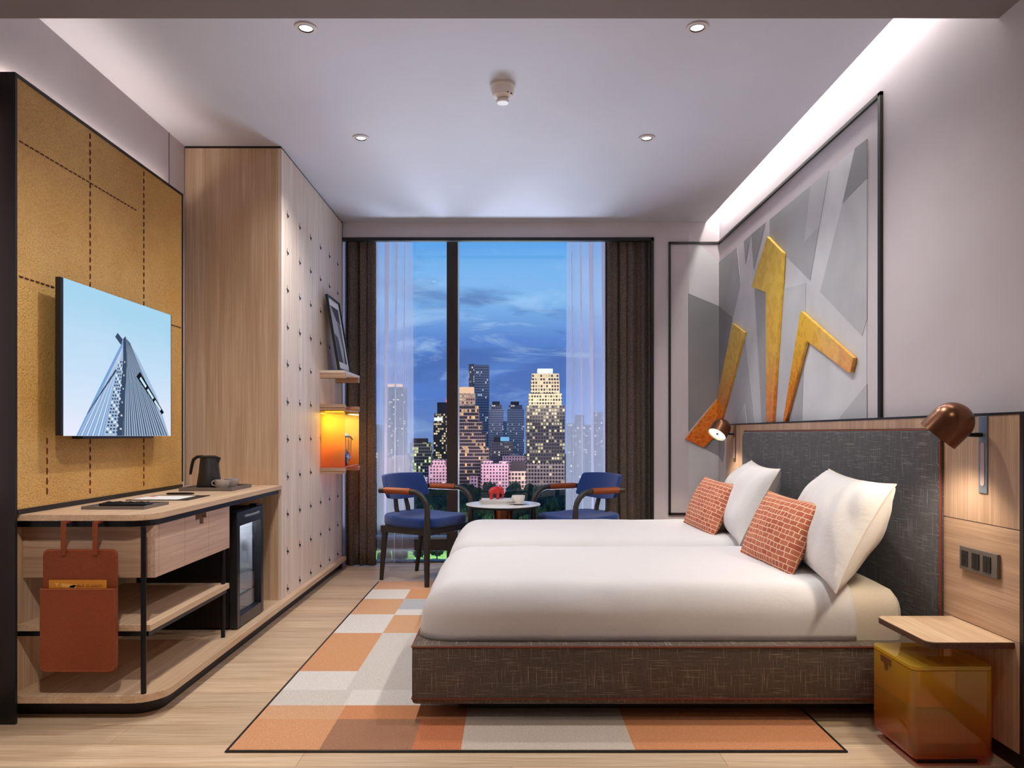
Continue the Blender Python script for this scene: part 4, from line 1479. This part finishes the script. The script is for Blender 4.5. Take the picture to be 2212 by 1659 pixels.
shell(NX0, NX1, NY0, NY1, NZ0, NZ1 - .014, .028).build('body', na, t)
MB().rrect(NX0, NX1, NY0, NY1, NZ1 - .0125, NZ1, .026, ('00', '01', '10', '11'), bev=.002).build('lid', na, t)
dz = .186
dn = MB().box(NX0 + .006, NX0 + .010, NY0 + .03, NY1 - .03, dz + .002, NZ1 - .022).box(NX0 + .010, 1.38, NY0 + .010, NY0 + .013, dz + .002, NZ1 - .022).box(NX0 + .010, 1.38, NY1 - .013, NY1 - .010, dz + .002, NZ1 - .022).box(NX0 + .01, 1.38, NY0 + .013, NY1 - .013, dz, dz + .004).box(1.376, 1.38, NY0 + .013, NY1 - .013, dz, NZ1 - .022).build('drawer', nb, t)
dk = plain('dark amber slot', (104, 60, 16), .5)
ycn = 2.462
MB().box(NX0 - .001, NX0 + .004, ycn - .034, ycn + .034, NZ1 - .040, NZ1 - .018).box(NX0 - .001, NX0 + .004, ycn - .010, ycn + .010, NZ1 - .060, NZ1 - .040).build('finger_pull', dk, dn)
ln = plain('amber edge line', (150, 104, 24), .3)
MB().box(NX0 - .0006, NX0 + .001, NY0 + .02, NY1 - .025, dz - .0008, dz + .0008).box(NX0 + .02, 1.38, NY0 - .0006, NY0 + .001, dz - .0008, dz + .0008).box(1.3793, 1.3807, NY0 - .0006, NY0 + .001, dz, NZ1 - .014).build('drawer_line', ln, t)
MB().box(NX0 + .035, NX1 - .035, NY0 + .035, NY1 - .035, 0.0, NZ0).build('foot', M['black'], t)
MB().box(NX0 + .03, NX1 - .01, NY0 + .02, NY1 - .02, .070, .074).build('inner_shelf', nb, t)

# ------------------------------------------------------------------ rug
RC = [pile('rug wool orange', (217, 170, 132)), pile('rug wool terracotta', (212, 146, 104)), pile('rug wool white', (228, 222, 216)), pile('rug wool sand', (206, 192, 178)), pile('rug darker brown', (168, 124, 98)),
      pile('rug wool rose', (216, 166, 136)), pile('rug wool pale grey', (188, 190, 194)), pile('rug wool red orange', (204, 128, 90)), pile('rug wool ivory', (216, 208, 200)), pile('rug wool amber', (217, 160, 118))]
t = thing('rug', 'patchwork rug of orange, white and grey rectangles reaching under the beds', 'rug', (.08, 3.8, 0))
RX0, RX1, RY0, RY1 = -.925, 1.083, 2.42, 5.165
tiles = [(RX0, -.631, 2.42, 2.68, 9), (RX0, -.631, 2.68, 2.816, 0), (-.631, -.328, 2.42, 2.68, 4), (-.328, -.167, 2.42, 2.68, 7), (-.631, -.167, 2.68, 2.816, 1), (-.167, .402, 2.42, 2.816, 3), (.402, RX1, 2.42, 2.816, 1),  # near row, with one darker brown rectangle
         (RX0, -.64, 2.816, 2.986, 8), (-.64, .2, 2.816, 2.986, 2), (RX0, -.67, 2.986, 3.22, 2), (RX0, -.67, 3.22, 3.835, 9), (RX0, -.67, 3.835, 4.23, 2), (RX0, -.67, 4.23, 4.625, 0), (RX0, -.67, 4.625, 4.907, 2), (RX0, -.67, 4.907, RY1, 5),
         (-.67, .2, 2.986, 3.835, 8), (-.67, .2, 3.835, 4.215, 0), (-.67, .2, 4.215, 4.35, 2), (-.67, .2, 4.35, 4.625, 6), (-.67, .2, 4.625, 4.907, 9), (-.67, .2, 4.907, RY1, 5),
         (.2, RX1, 2.816, 3.6, 3), (.2, RX1, 3.6, RY1, 1)]
r_ = MB()
for x0, x1, y0, y1, mi in tiles:
    r_.box(x0, x1, y0, y1, .0005, .006, mi=mi)
r_.build('woven_field', RC, t)
bw = .010
MB().box(RX0 - bw, RX0, RY0 - bw, RY1 + bw, .0005, .0055).box(RX1, RX1 + bw, RY0 - bw, RY1 + bw, .0005, .0055).box(RX0, RX1, RY0 - bw, RY0, .0005, .0055).box(RX0, RX1, RY1, RY1 + bw * .5, .0005, .0055).build('black_border', M['black'], t)

# ------------------------------------------------------------------ armchairs
t = thing('armchair', 'x', 'chair', (0, 0, 0), 'blue armchairs by the window')


def seat_fn():
    tb_ = bmesh.new()
    bmesh.ops.create_cube(tb_, size=1)
    bmesh.ops.subdivide_edges(tb_, edges=tb_.edges, cuts=9, use_grid_fill=True)
    for v in tb_.verts:
        x, y, z = v.co * 2
        # rounded outline, plump edge
        k = 1 / max(1e-6, (abs(x) ** 5 + abs(y) ** 5) ** .2) if max(abs(x), abs(y)) > .99 else 1
        X, Y = x * min(1, k), y * min(1, k)
        wid = .255 - .02 * max(0, -X)
        zz = .425 + z * .036 * (1 - .0 * abs(X))
        rim = max(abs(X), abs(Y))
        if z > 0:
            zz += .030 * max(0, -X - .35) ** 1.3 * (1 - Y * Y * .5) + .012 * max(0, abs(Y) - .5) * (X < 0) - .010 * (1 - min(1, X * X + Y * Y))
        f = 1 - .05 * abs(z) ** 4
        v.co = Vector((.01 + X * .235 * f, Y * wid * f, zz))
    return MB().add(tb_, 0, True)


s_ = seat_fn().build('seat', M['blue'], t)
smooth_sub(s_, 1)
fr_ = MB()
fr_.box(-.205, .225, -.235, .235, .345, .392, .006)
fr_.build('seat_rail', M['ebony'], t)
for sy in (-1, 1):
    y = .262 * sy
    P = [Vector((-.188, y * .98, .639)), Vector((-.15, y, .642)), Vector((.0, y, .643)), Vector((.105, y, .642))]
    for k in range(1, 9):
        a = math.pi / 2 * k / 8
        P.append(Vector((.105 + .125 * math.sin(a), y, .642 - .125 * (1 - math.cos(a)))))
    P += [Vector((.232, y, .40)), Vector((.228, y, .20)), Vector((.226, y * .99, 0.0))]
    rr_ = [.017] * 12 + [.021, .019, .0155]
    MB().tube(P, rr_, 14, flat=1.15).build('front_leg_and_arm', M['ebony'], t)
    MB().tube([(-.135, y, .6425), (.0, y, .643), (.09, y, .6425)], .0205, 14, flat=1.12).build('arm_wrap', M['armleather'], t)
    MB().tube([(-.175, .215 * sy, .39), (-.185, .212 * sy, .30), (-.225, .20 * sy, 0.0)], [.027, .022, .014], 12).build('rear_leg', M['ebony'], t)
    MB().tube([(-.18, .055 * sy + .0, .39), (-.20, .065 * sy, .50), (-.235, .045 * sy, .66)], [.021, .017, .014], 12).build('back_post', M['ebony'], t)
bk = bmesh.new()
bmesh.ops.create_cube(bk, size=1)
bmesh.ops.subdivide_edges(bk, edges=bk.edges, cuts=9, use_grid_fill=True)
for v in bk.verts:
    x, y, z = v.co * 2
    hw = .228 - .012 * max(0, z)
    zc = .664 + z * .080 + (-.020 * (1 - y * y)) * max(0, -z) + .006 * max(0, z) * (1 - y * y)
    th_ = .024 * (1 - .25 * abs(z) ** 4) * (1 - .2 * abs(y) ** 6)
    v.co = Vector((-.222 + x * th_ + .055 * y * y - .03 * z, y * hw, zc))
b_o = MB().add(bk, 0, True).build('backrest', M['blue'], t)
smooth_sub(b_o, 1)
arm0 = t
arm0.location = (-.632, 5.315, 0)
arm0.rotation_euler = (0, 0, math.radians(-31))
arm0['label'] = 'blue padded armchair with black frame left of the round table'
dup(arm0, (.490, 5.33, 0), math.radians(211), 'blue padded armchair with black frame right of the round table, behind the far bed')

# ------------------------------------------------------------------ round table and what stands on it
TXC, TYC, TZT = -.062, 5.25, .541
t = thing('round_table', 'small round white topped table between the blue armchairs', 'table', (TXC, TYC, 0))
T = Matrix.Translation((TXC, TYC, 0))
MB().lathe([(0, TZT - .010), (.255, TZT - .010), (.264, TZT - .006), (.264, TZT - .002), (.262, TZT), (0, TZT)], T, 64).build('table_top', M['white'], t)
MB().lathe([(0, TZT - .024), (.245, TZT - .024), (.256, TZT - .016), (.256, TZT - .010), (0, TZT - .010)], T, 64).build('top_rim', M['nearblack'], t)
MB().lathe([(0, TZT - .024), (.078, TZT - .024), (.070, TZT - .06), (.052, .34), (.048, .22), (.06, .10), (.10, .03), (.15, .012), (.155, 0), (0, 0)], T, 48).build('pedestal', plain('polished copper', (150, 90, 62), .18, .9), t)
bx_, by_ = -.112, 5.245
bz = TZT
for k, (dx, a, w, h_, th_, rgb, lab) in enumerate(((0, .10, .235, .17, .012, (206, 200, 196), 'pale grey book at the bottom of the stack on the round table'), (.004, .16, .225, .165, .011, (186, 176, 170), 'taupe book in the middle of the stack on the round table'), (.008, .06, .22, .16, .011, (224, 220, 216), 'white book on top of the stack, under the red elephant'))):
    Mx = Matrix.Translation((bx_ + dx, by_, bz)) @ Matrix.Rotation(a, 4, 'Z')
    b = thing('book', lab, 'book', (bx_ + dx, by_, bz), 'books on the round table')
    cov = plain('book cover %d' % k, rgb, .6)
    MB().box(-w / 2, w / 2, -h_ / 2, h_ / 2, 0, .0018, M=Mx).box(-w / 2, w / 2, -h_ / 2, h_ / 2, th_ - .0018, th_, M=Mx).box(-w / 2, -w / 2 + .002, -h_ / 2, h_ / 2, .0018, th_ - .0018, M=Mx).build('cover', cov, b)
    MB().box(-w / 2 + .002, w / 2 - .004, -h_ / 2 + .003, h_ / 2 - .003, .0018, th_ - .0018, M=Mx).build('pages', M['paper'], b)
    bz += th_
ex, ey = -.118, 5.235
e = MB()
T = Matrix.Translation((ex, ey, bz))
S = 1.0
for c, r in (((0.004, 0, .062), (.037, .026, .029)), ((-.018, 0, .058), (.026, .025, .027)), ((.034, 0, .070), (.020, .019, .023)), ((.040, 0, .055), (.012, .012, .022))):
    e.ball((ex + c[0], ey + c[1], bz + c[2]), r, 20)
e.tube([(ex + .046, ey, bz + .066), (ex + .054, ey, bz + .045), (ex + .054, ey, bz + .022), (ex + .049, ey, bz + .006)], [.012, .009, .0075, .006], 12)
for lx, ly in ((-.028, .013), (-.028, -.013), (.018, .013), (.018, -.013)):
    e.tube([(ex + lx * .9, ey + ly, bz + .055), (ex + lx, ey + ly, bz + .025), (ex + lx, ey + ly, bz)], [.015, .0115, .0118], 14)
e.tube([(ex - .040, ey, bz + .064), (ex - .046, ey, bz + .05), (ex - .045, ey, bz + .035)], [.004, .003, .0025], 8)
el = e.build('elephant_figurine', M['red'])
rm = el.modifiers.new('remesh', 'REMESH')
rm.mode = 'VOXEL'
rm.voxel_size = .0022
rm.use_smooth_shade = True
smm = el.modifiers.new('smooth', 'SMOOTH')
smm.iterations = 6
smm.factor = .5
tag(el, 'coral red toy elephant standing on the stacked books', 'figurine')
for sy in (-1, 1):
    ea = bmesh.new()
    bmesh.ops.create_uvsphere(ea, u_segments=18, v_segments=10, radius=1)
    for v in ea.verts:
        v.co = Vector((ex + .018 + v.co.x * .019, ey + sy * (.024 + .0035 * v.co.y + .004 * (1 - v.co.x)), bz + .066 + v.co.z * .024 - .006 * v.co.x))
    MB().add(ea, 0, True).build('ear', M['red'], el)
sxx, syy = .045, 5.20
T = Matrix.Translation((sxx, syy, TZT))
sau = MB().lathe([(0, 0), (.030, 0), (.034, .003), (.074, .0115), (.076, .0125), (.074, .0135), (.030, .005), (0, .005)], T, 40).build('saucer', M['china'])
tag(sau, 'white china saucer under the cup on the round table', 'saucer')
cup('white china cup on its saucer on the round table', sxx, syy, TZT + .0052, .047, .058, math.pi * .75, None, M['china'], 'teacup')

# ------------------------------------------------------------------ the city beyond the window
GZ = -40.0
gm, gnt, gb = newmat('dark park ground')
gn = tex_noise(gnt, coords(gnt, (.05, .05, .05)), 1.0, 4)
L(gnt, ramp(gnt, gn, [(0.4, lin(28, 44, 26)), (0.6, lin(52, 66, 44))]).outputs['Color'], gb.inputs['Base Color'])
gb.inputs['Roughness'].default_value = .95
struct('ground', MB().box(-900, 900, 60, 1500, GZ - 1, GZ), gm, 'dark park ground far below the window', 'ground')
lm, lnt, lb = newmat('floodlit lawn grass')
ln_ = tex_noise(lnt, coords(lnt, (.4, .4, .4)), 1.0, 5)
L(lnt, ramp(lnt, ln_, [(0.35, lin(54, 92, 36)), (0.6, lin(104, 150, 66))]).outputs['Color'], lb.inputs['Base Color'])
tag(MB().box(-62, 30, 222, 276, GZ, GZ + .2).build('lawn', lm), 'bright floodlit lawn seen under the window transom', 'grass', None, 'stuff')
for x in (-48, -25, 0):
    light('POINT', 'park_light', (x, 246, GZ + 16), 30000, (1, .98, .8), shadow_soft_size=1.0)

F = {}
F['brown'] = facade('brown tower front', (122, 104, 100), (96, 84, 84), (255, 236, 200), 1.72, 1.98, 0.08, .35, .4, 1.02)
F['green'] = facade('dark office front with yellow green lights', (150, 160, 150), (18, 22, 24), (236, 240, 170), 1.45, 2.23, 0.32, .06, .24, 1.10)
F['slant'] = facade('dark tower front with cream lights', (66, 58, 64), (24, 22, 28), (255, 232, 176), 1.52, 1.80, 0.40, .2, .3, 1.10)
F['pink'] = facade('pink apartment front', (196, 158, 172), (50, 40, 52), (255, 226, 200), 1.98, 2.05, 0.08, .45, .45, 0.85)
F['round'] = facade('banded tower front', (206, 178, 172), (40, 28, 34), (255, 200, 132), 1.32, 2.29, 0.16, .05, .24, 1.10)
F['crownl'] = facade('lit cream storeys', (236, 196, 160), (120, 70, 50), (255, 214, 160), 1.45, 2.23, 0.60, .25, .45, 0.94)
F['grey'] = facade('tall grey tower front', (160, 166, 180), (52, 60, 80), (226, 234, 240), 1.25, 2.11, 0.06, .3, .35, 0.77)
F['twin'] = facade('slim apartment front', (190, 192, 206), (44, 46, 62), (240, 236, 220), 1.12, 1.80, 0.06, .45, .42, 0.85)
F['bigtop'] = facade('floodlit cream stepped front', (232, 212, 180), (54, 44, 44), (255, 236, 180), 1.91, 2.42, 0.28, .32, .38, 0.94)
F['bigmid'] = facade('blue dark office front', (112, 100, 104), (34, 38, 52), (255, 240, 180), 1.91, 2.42, 0.38, .28, .36, 1.06)
F['beige'] = facade('beige colonnade front', (222, 190, 180), (54, 40, 44), (255, 226, 170), 2.11, 2.60, 0.14, .3, .38, 0.85)
F['dim'] = facade('dim far tower front', (134, 126, 134), (70, 68, 82), (255, 244, 226), 1.58, 1.98, 0.11, .3, .4, 0.85)
SIGN = emit('lit white sign', (236, 246, 255), 1.3)
SIGNB = emit('lit blue sign', (130, 190, 240), 1.0)
PEACH = emit('lit peach crown', (255, 206, 172), 1.05)
REDL = emit('red sign light', (255, 120, 100), 1.2)
ROOF = plain('dark roof', (52, 48, 56), .8)


def tower(label, D, tiers, name='office_tower', dep=None, group='towers of the skyline'):
    """tiers: (x0, x1, y of top, material, part name), bottom tier first; photo columns at distance D"""
    xm = (tiers[0][0] + tiers[0][1]) / 2
    c = at(xm, CY, D)
    t = thing(name, label, 'building', (c.x, D, GZ), group)
    z0 = GZ
    for q in tiers:
        x0, x1, yt, mt, pn = q[:5]
        if len(q) > 5:
            z0 = at(x0, q[5], D).z
        a, b = at(x0, yt, D), at(x1, yt, D)
        w = b.x - a.x
        d0 = dep or max(10, w * .8)
        sh = (max(0, (tiers[0][1] - tiers[0][0]) - (x1 - x0))) * D / FPX * .3
        mb = MB().box(a.x, b.x, D + sh, D + sh + d0, z0, a.z)
        mb.build(pn, mt, t)
        z0 = a.z
    return t


tower('brown tower with lit lettering behind the left sheer curtain', 610, [(829, 875, 836, F['brown'], 'tower_block'), (832, 866, 829, PEACH, 'lit_crown')])
tower('slim pale blue tower at the far left of the skyline', 640, [(806, 824, 930, F['twin'], 'tower_block'), (812, 822, 917, F['twin'], 'roof_step')])
tower('low block with arched roof at lower left of the window', 480, [(834, 884, 990, F['brown'], 'tower_block'), (846, 878, 984, F['dim'], 'roof_step')])
tower('dim low block at the far left behind the sheer curtain', 500, [(805, 836, 976, F['dim'], 'tower_block')])
tower('dark office block with yellow green lit windows', 520, [(886, 930, 956, F['green'], 'tower_block'), (890, 921, 947, ROOF, 'roof_step')])
tower('dark slant topped tower behind the window mullion', 560, [(936, 980, 912, F['slant'], 'tower_block'), (938, 978, 893, F['slant'], 'upper_block'), (944, 974, 869, ROOF, 'roof_step'), (962, 964, 862, REDL, 'mast')])
s = MB().box(*(lambda a, b: (a.x, b.x))(at(938, 0, 558), at(955, 0, 558)), 557, 559.9, at(0, 909, 558).z, at(0, 902, 558).z)
tag(s.build('roof_sign', SIGN), 'white lit rooftop sign on the slant topped tower', 'sign')
tower('pink stepped apartment block low left of the mullion', 470, [(926, 967, 1006, F['pink'], 'tower_block'), (933, 961, 994, F['pink'], 'upper_block')], 'apartment_block')
tower('white low block beside the pink apartment block', 465, [(886, 921, 1032, F['twin'], 'tower_block')], 'apartment_block')
tower('banded stepped tower with glowing peach crown right of the mullion', 500, [(978, 1056, 968, F['round'], 'tower_block'), (978, 1048, 936, F['round'], 'third_tier'), (980, 1040, 910, F['round'], 'second_tier'), (982, 1033, 876, F['round'], 'upper_tier'), (985, 1025, 849, F['crownl'], 'lit_storeys'), (986, 1022, 835, PEACH, 'crown')])
tower('tallest grey tower with patterned top', 620, [(1013, 1056, 845, F['grey'], 'tower_block'), (1012, 1024, 785, F['dim'], 'side_shaft', 845), (1024, 1056, 788, F['grey'], 'patterned_top', 845)])
tower('left one of the twin slim towers with domed roofs', 580, [(1056, 1087, 884, F['twin'], 'tower_block'), (1059, 1084, 875, F['dim'], 'shoulder'), (1063, 1079, 867, ROOF, 'dome')], 'apartment_tower')
tower('right one of the twin slim towers with domed roofs', 580, [(1095, 1132, 884, F['twin'], 'tower_block'), (1099, 1128, 875, F['dim'], 'shoulder'), (1103, 1121, 867, ROOF, 'dome')], 'apartment_tower')
tower('small far block between the twin towers', 660, [(1085, 1097, 910, F['twin'], 'tower_block')])
tower('brown block with blue rooftop sign below the twin towers', 545, [(1061, 1108, 955, F['dim'], 'tower_block'), (1066, 1099, 944, ROOF, 'roof_step')])
s = MB().box(*(lambda a, b: (a.x, b.x))(at(1081, 0, 543), at(1100, 0, 543)), 542, 544.9, at(0, 953, 543).z, at(0, 944, 543).z)
tag(s.build('roof_sign', SIGNB), 'pale blue rooftop sign below the twin towers', 'sign')
tower('pink gridded block with two wings in the centre', 470, [(1039, 1098, 1002, F['pink'], 'tower_block'), (1042, 1064, 996, F['pink'], 'left_wing'), (1078, 1097, 997, F['pink'], 'right_wing', 1002)], 'apartment_block')
tower('small pink block at the foot of the banded tower', 455, [(1014, 1030, 1030, F['pink'], 'tower_block')], 'apartment_block')
tower('lilac terraced block behind the pink gridded block', 520, [(1085, 1135, 985, F['pink'], 'tower_block'), (1100, 1122, 982, F['dim'], 'roof_step')], 'apartment_block')
tower('beige colonnaded podium left of the great stepped tower', 475, [(1099, 1136, 1018, F['beige'], 'tower_block'), (1104, 1134, 998, ROOF, 'dark_storeys')])
tower('great stepped tower with floodlit cream top and white roof sign', 520, [(1137, 1220, 1000, F['beige'], 'base_tier'), (1137, 1220, 876, F['bigmid'], 'tower_block'), (1142, 1214, 850, F['bigtop'], 'third_tier'), (1147, 1209, 820, F['bigtop'], 'second_tier'), (1149, 1208, 806, F['bigtop'], 'crown_tier'), (1162, 1195, 795, SIGN, 'roof_sign')])
tower('dim tower behind the right sheer curtain, nearest the great tower', 540, [(1226, 1264, 914, F['dim'], 'tower_block')])
tower('dim slim tower behind the right sheer curtain, with a reddish top', 600, [(1244, 1262, 896, F['brown'], 'tower_block')])
tower('dim tower at the far right behind the sheer curtain', 560, [(1280, 1304, 905, F['dim'], 'tower_block'), (1285, 1302, 890, F['dim'], 'upper_block')])
tower('dim wide block between the towers behind the right sheer curtain', 620, [(1258, 1286, 918, F['dim'], 'tower_block')])
for x, y, p, rgb in ((-95, 452, 40000, (1, .62, .5)), (-48, 450, 22000, (1, .75, .7)), (-10, 450, 26000, (1, .72, .72)), (26, 452, 50000, (1, .82, .66)), (75, 452, 30000, (1, .75, .7))):
    light('POINT', 'street_glow', (x, y, GZ + 26), p * CITY, rgb, shadow_soft_size=3.0)
light('SPOT', 'crown_flood', (at(1178, 0, 480).x, 470, at(0, 900, 480).z), 130000 * CITY, (1, .84, .6), (at(1178, 0, 520).x, 520, at(0, 830, 520).z), spot_size=math.radians(65), spot_blend=.6)

# trees of the park
fol = []
for k, rgb in enumerate(((34, 58, 34), (42, 66, 38), (28, 48, 36))):
    m, nt, b = newmat('park foliage %d' % k)
    n = tex_noise(nt, coords(nt, (.9, .9, .9)), 1.0, 5)
    c = lin(*rgb)
    L(nt, ramp(nt, n, [(0.35, tuple(x * .4 for x in c[:3]) + (1,)), (0.65, tuple(x * 1.7 for x in c[:3]) + (1,))]).outputs['Color'], b.inputs['Base Color'])
    b.inputs['Roughness'].default_value = .95
    fol.append(m)
rt_ = random.Random(21)
protos = []
for k in range(3):
    t = thing('park_tree', 'dark leafy park tree below the skyline', 'tree', (0, 0, 0), 'park trees below the towers')
    c_ = MB()
    for q in range(13):
        a, rr_ = rt_.uniform(0, 6.28), rt_.uniform(0, 4.2)
        r0 = rt_.uniform(1.6, 3.0)
        tt = bmesh.new()
        bmesh.ops.create_icosphere(tt, subdivisions=3, radius=1.0)
        o3 = Vector((rt_.uniform(0, 99), 0, 0))
        for v in tt.verts:
            v.co = v.co * r0 * (1 + .38 * noise.noise(v.co * 2.6 + o3) + .2 * noise.noise(v.co * 7 + o3)) + Vector((rr_ * math.cos(a), rr_ * math.sin(a), 7 + rt_.uniform(-2.2, 2.4)))
        c_.add(tt, 0, False)
    c_.build('crown', fol[k], t)
    MB().tube([(0, 0, 0), (.1, 0, 3), (.2, .1, 6)], [.5, .4, .25], 8).build('trunk', plain('bark', (46, 36, 30), .9), t)
    protos.append(t)
used = [False] * 3
k = 0
for row in range(14):
    D = 280 + row * 12.5
    step = 12.0
    n_ = int((1335 - 790) * D / FPX / step)
    for q in range(n_):
        x = (790 - CX) * D / FPX + step * (q + (.5 if row % 2 else 0)) + rt_.uniform(-1, 1)
        p = rt_.randrange(3)
        s = rt_.uniform(.62, .80)
        o = protos[p] if not used[p] else dup(protos[p], (0, 0, 0), 0, 'dark leafy park tree below the skyline')
        used[p] = True
        o.location = (x, D + rt_.uniform(-1, 1), GZ)
        o.rotation_euler = (0, 0, rt_.uniform(0, 6.28))
        o.scale = (s, s, s * rt_.uniform(.9, 1.5))
        k += 1
for k in range(4):
    D = 228 + k * 4
    o = dup(protos[k % 3], ((830 + k * 38 - CX) * D / FPX, D, GZ + .2), k * 1.3, 'dark leafy park tree on the edge of the lit lawn')
    o['group'] = 'park trees by the lawn'
    o.scale = (.45, .45, .42)

# ------------------------------------------------------------------ dusk sky
w = bpy.data.worlds.new('dusk')
SC.world = w
w.use_nodes = True
nt = w.node_tree
nt.nodes.clear()
tc = N(nt, 'ShaderNodeTexCoord')
sx = N(nt, 'ShaderNodeSeparateXYZ')
L(nt, tc.outputs['Generated'], sx.inputs[0])
yy = math_n(nt, 'MAXIMUM', math_n(nt, 'ABSOLUTE', sx.outputs['Y']), .15)
u = math_n(nt, 'DIVIDE', sx.outputs['X'], yy)
v = math_n(nt, 'DIVIDE', sx.outputs['Z'], yy)
base = ramp(nt, math_n(nt, 'MULTIPLY', v, 1 / .30), [(0.0, lin(104, 132, 184)), (0.16, lin(80, 116, 184)), (0.42, lin(86, 124, 190)), (0.60, lin(122, 172, 218)), (0.74, lin(110, 166, 216)), (0.90, lin(62, 142, 210)), (1.0, lin(50, 128, 202))]).outputs['Color']
cv = N(nt, 'ShaderNodeCombineXYZ')
L(nt, math_n(nt, 'MULTIPLY', u, 6.0), cv.inputs[0])
L(nt, math_n(nt, 'MULTIPLY', v, 26.0), cv.inputs[1])
cl1 = tex_noise(nt, cv.outputs[0], 1.0, 9, .62, .6)
cv2 = N(nt, 'ShaderNodeCombineXYZ')
L(nt, math_n(nt, 'MULTIPLY', math_n(nt, 'ADD', u, 3.1), 4.0), cv2.inputs[0])
L(nt, math_n(nt, 'MULTIPLY', v, 18.0), cv2.inputs[1])
cl2 = tex_noise(nt, cv2.outputs[0], 1.0, 6, .55, .4)
band = ramp(nt, math_n(nt, 'MULTIPLY', v, 1 / .30), [(0.0, (.35, .35, .35, 1)), (0.35, (1, 1, 1, 1)), (0.62, (.9, .9, .9, 1)), (0.8, (.15, .15, .15, 1))]).outputs['Color']
lightc = math_n(nt, 'MULTIPLY', ramp(nt, cl1, [(0.52, (0, 0, 0, 1)), (0.70, (1, 1, 1, 1))]).outputs['Color'], band)
darkc = math_n(nt, 'MULTIPLY', ramp(nt, cl2, [(0.50, (0, 0, 0, 1)), (0.62, (1, 1, 1, 1))]).outputs['Color'], band)
c = mixc(nt, math_n(nt, 'MULTIPLY', darkc, .8), base, lin(70, 100, 160))
c = mixc(nt, math_n(nt, 'MULTIPLY', lightc, .75), c, lin(172, 202, 230))
bg = N(nt, 'ShaderNodeBackground')
bg.inputs['Strength'].default_value = SKY
L(nt, c, bg.inputs['Color'])
o = N(nt, 'ShaderNodeOutputWorld')
L(nt, bg.outputs[0], o.inputs['Surface'])

# ------------------------------------------------------------------ camera and view
cam = bpy.data.cameras.new('camera')
cam.sensor_fit = 'HORIZONTAL'
cam.sensor_width = 36.0
cam.lens = FPX / 2212.0 * 36.0
cam.shift_y = (CY - 829.5) / 2212.0
cam.clip_start = .05
cam.clip_end = 3000
co = bpy.data.objects.new('camera', cam)
COL.objects.link(co)
co.location = (0, 0, EYE)
co.rotation_euler = (math.radians(90), 0, 0)
SC.camera = co
vs = SC.view_settings
vs.view_transform = 'Standard'
vs.look = 'None'
vs.exposure = EXPO
vs.gamma = 1.0
vs.use_curve_mapping = False
SC.cycles.max_bounces = 8
SC.cycles.diffuse_bounces = 4
SC.cycles.glossy_bounces = 4
SC.cycles.transmission_bounces = 6
SC.cycles.transparent_max_bounces = 14
SC.cycles.use_denoising = True
SC.cycles.sample_clamp_indirect = 6.0
SC.cycles.caustics_reflective = False
SC.cycles.caustics_refractive = False
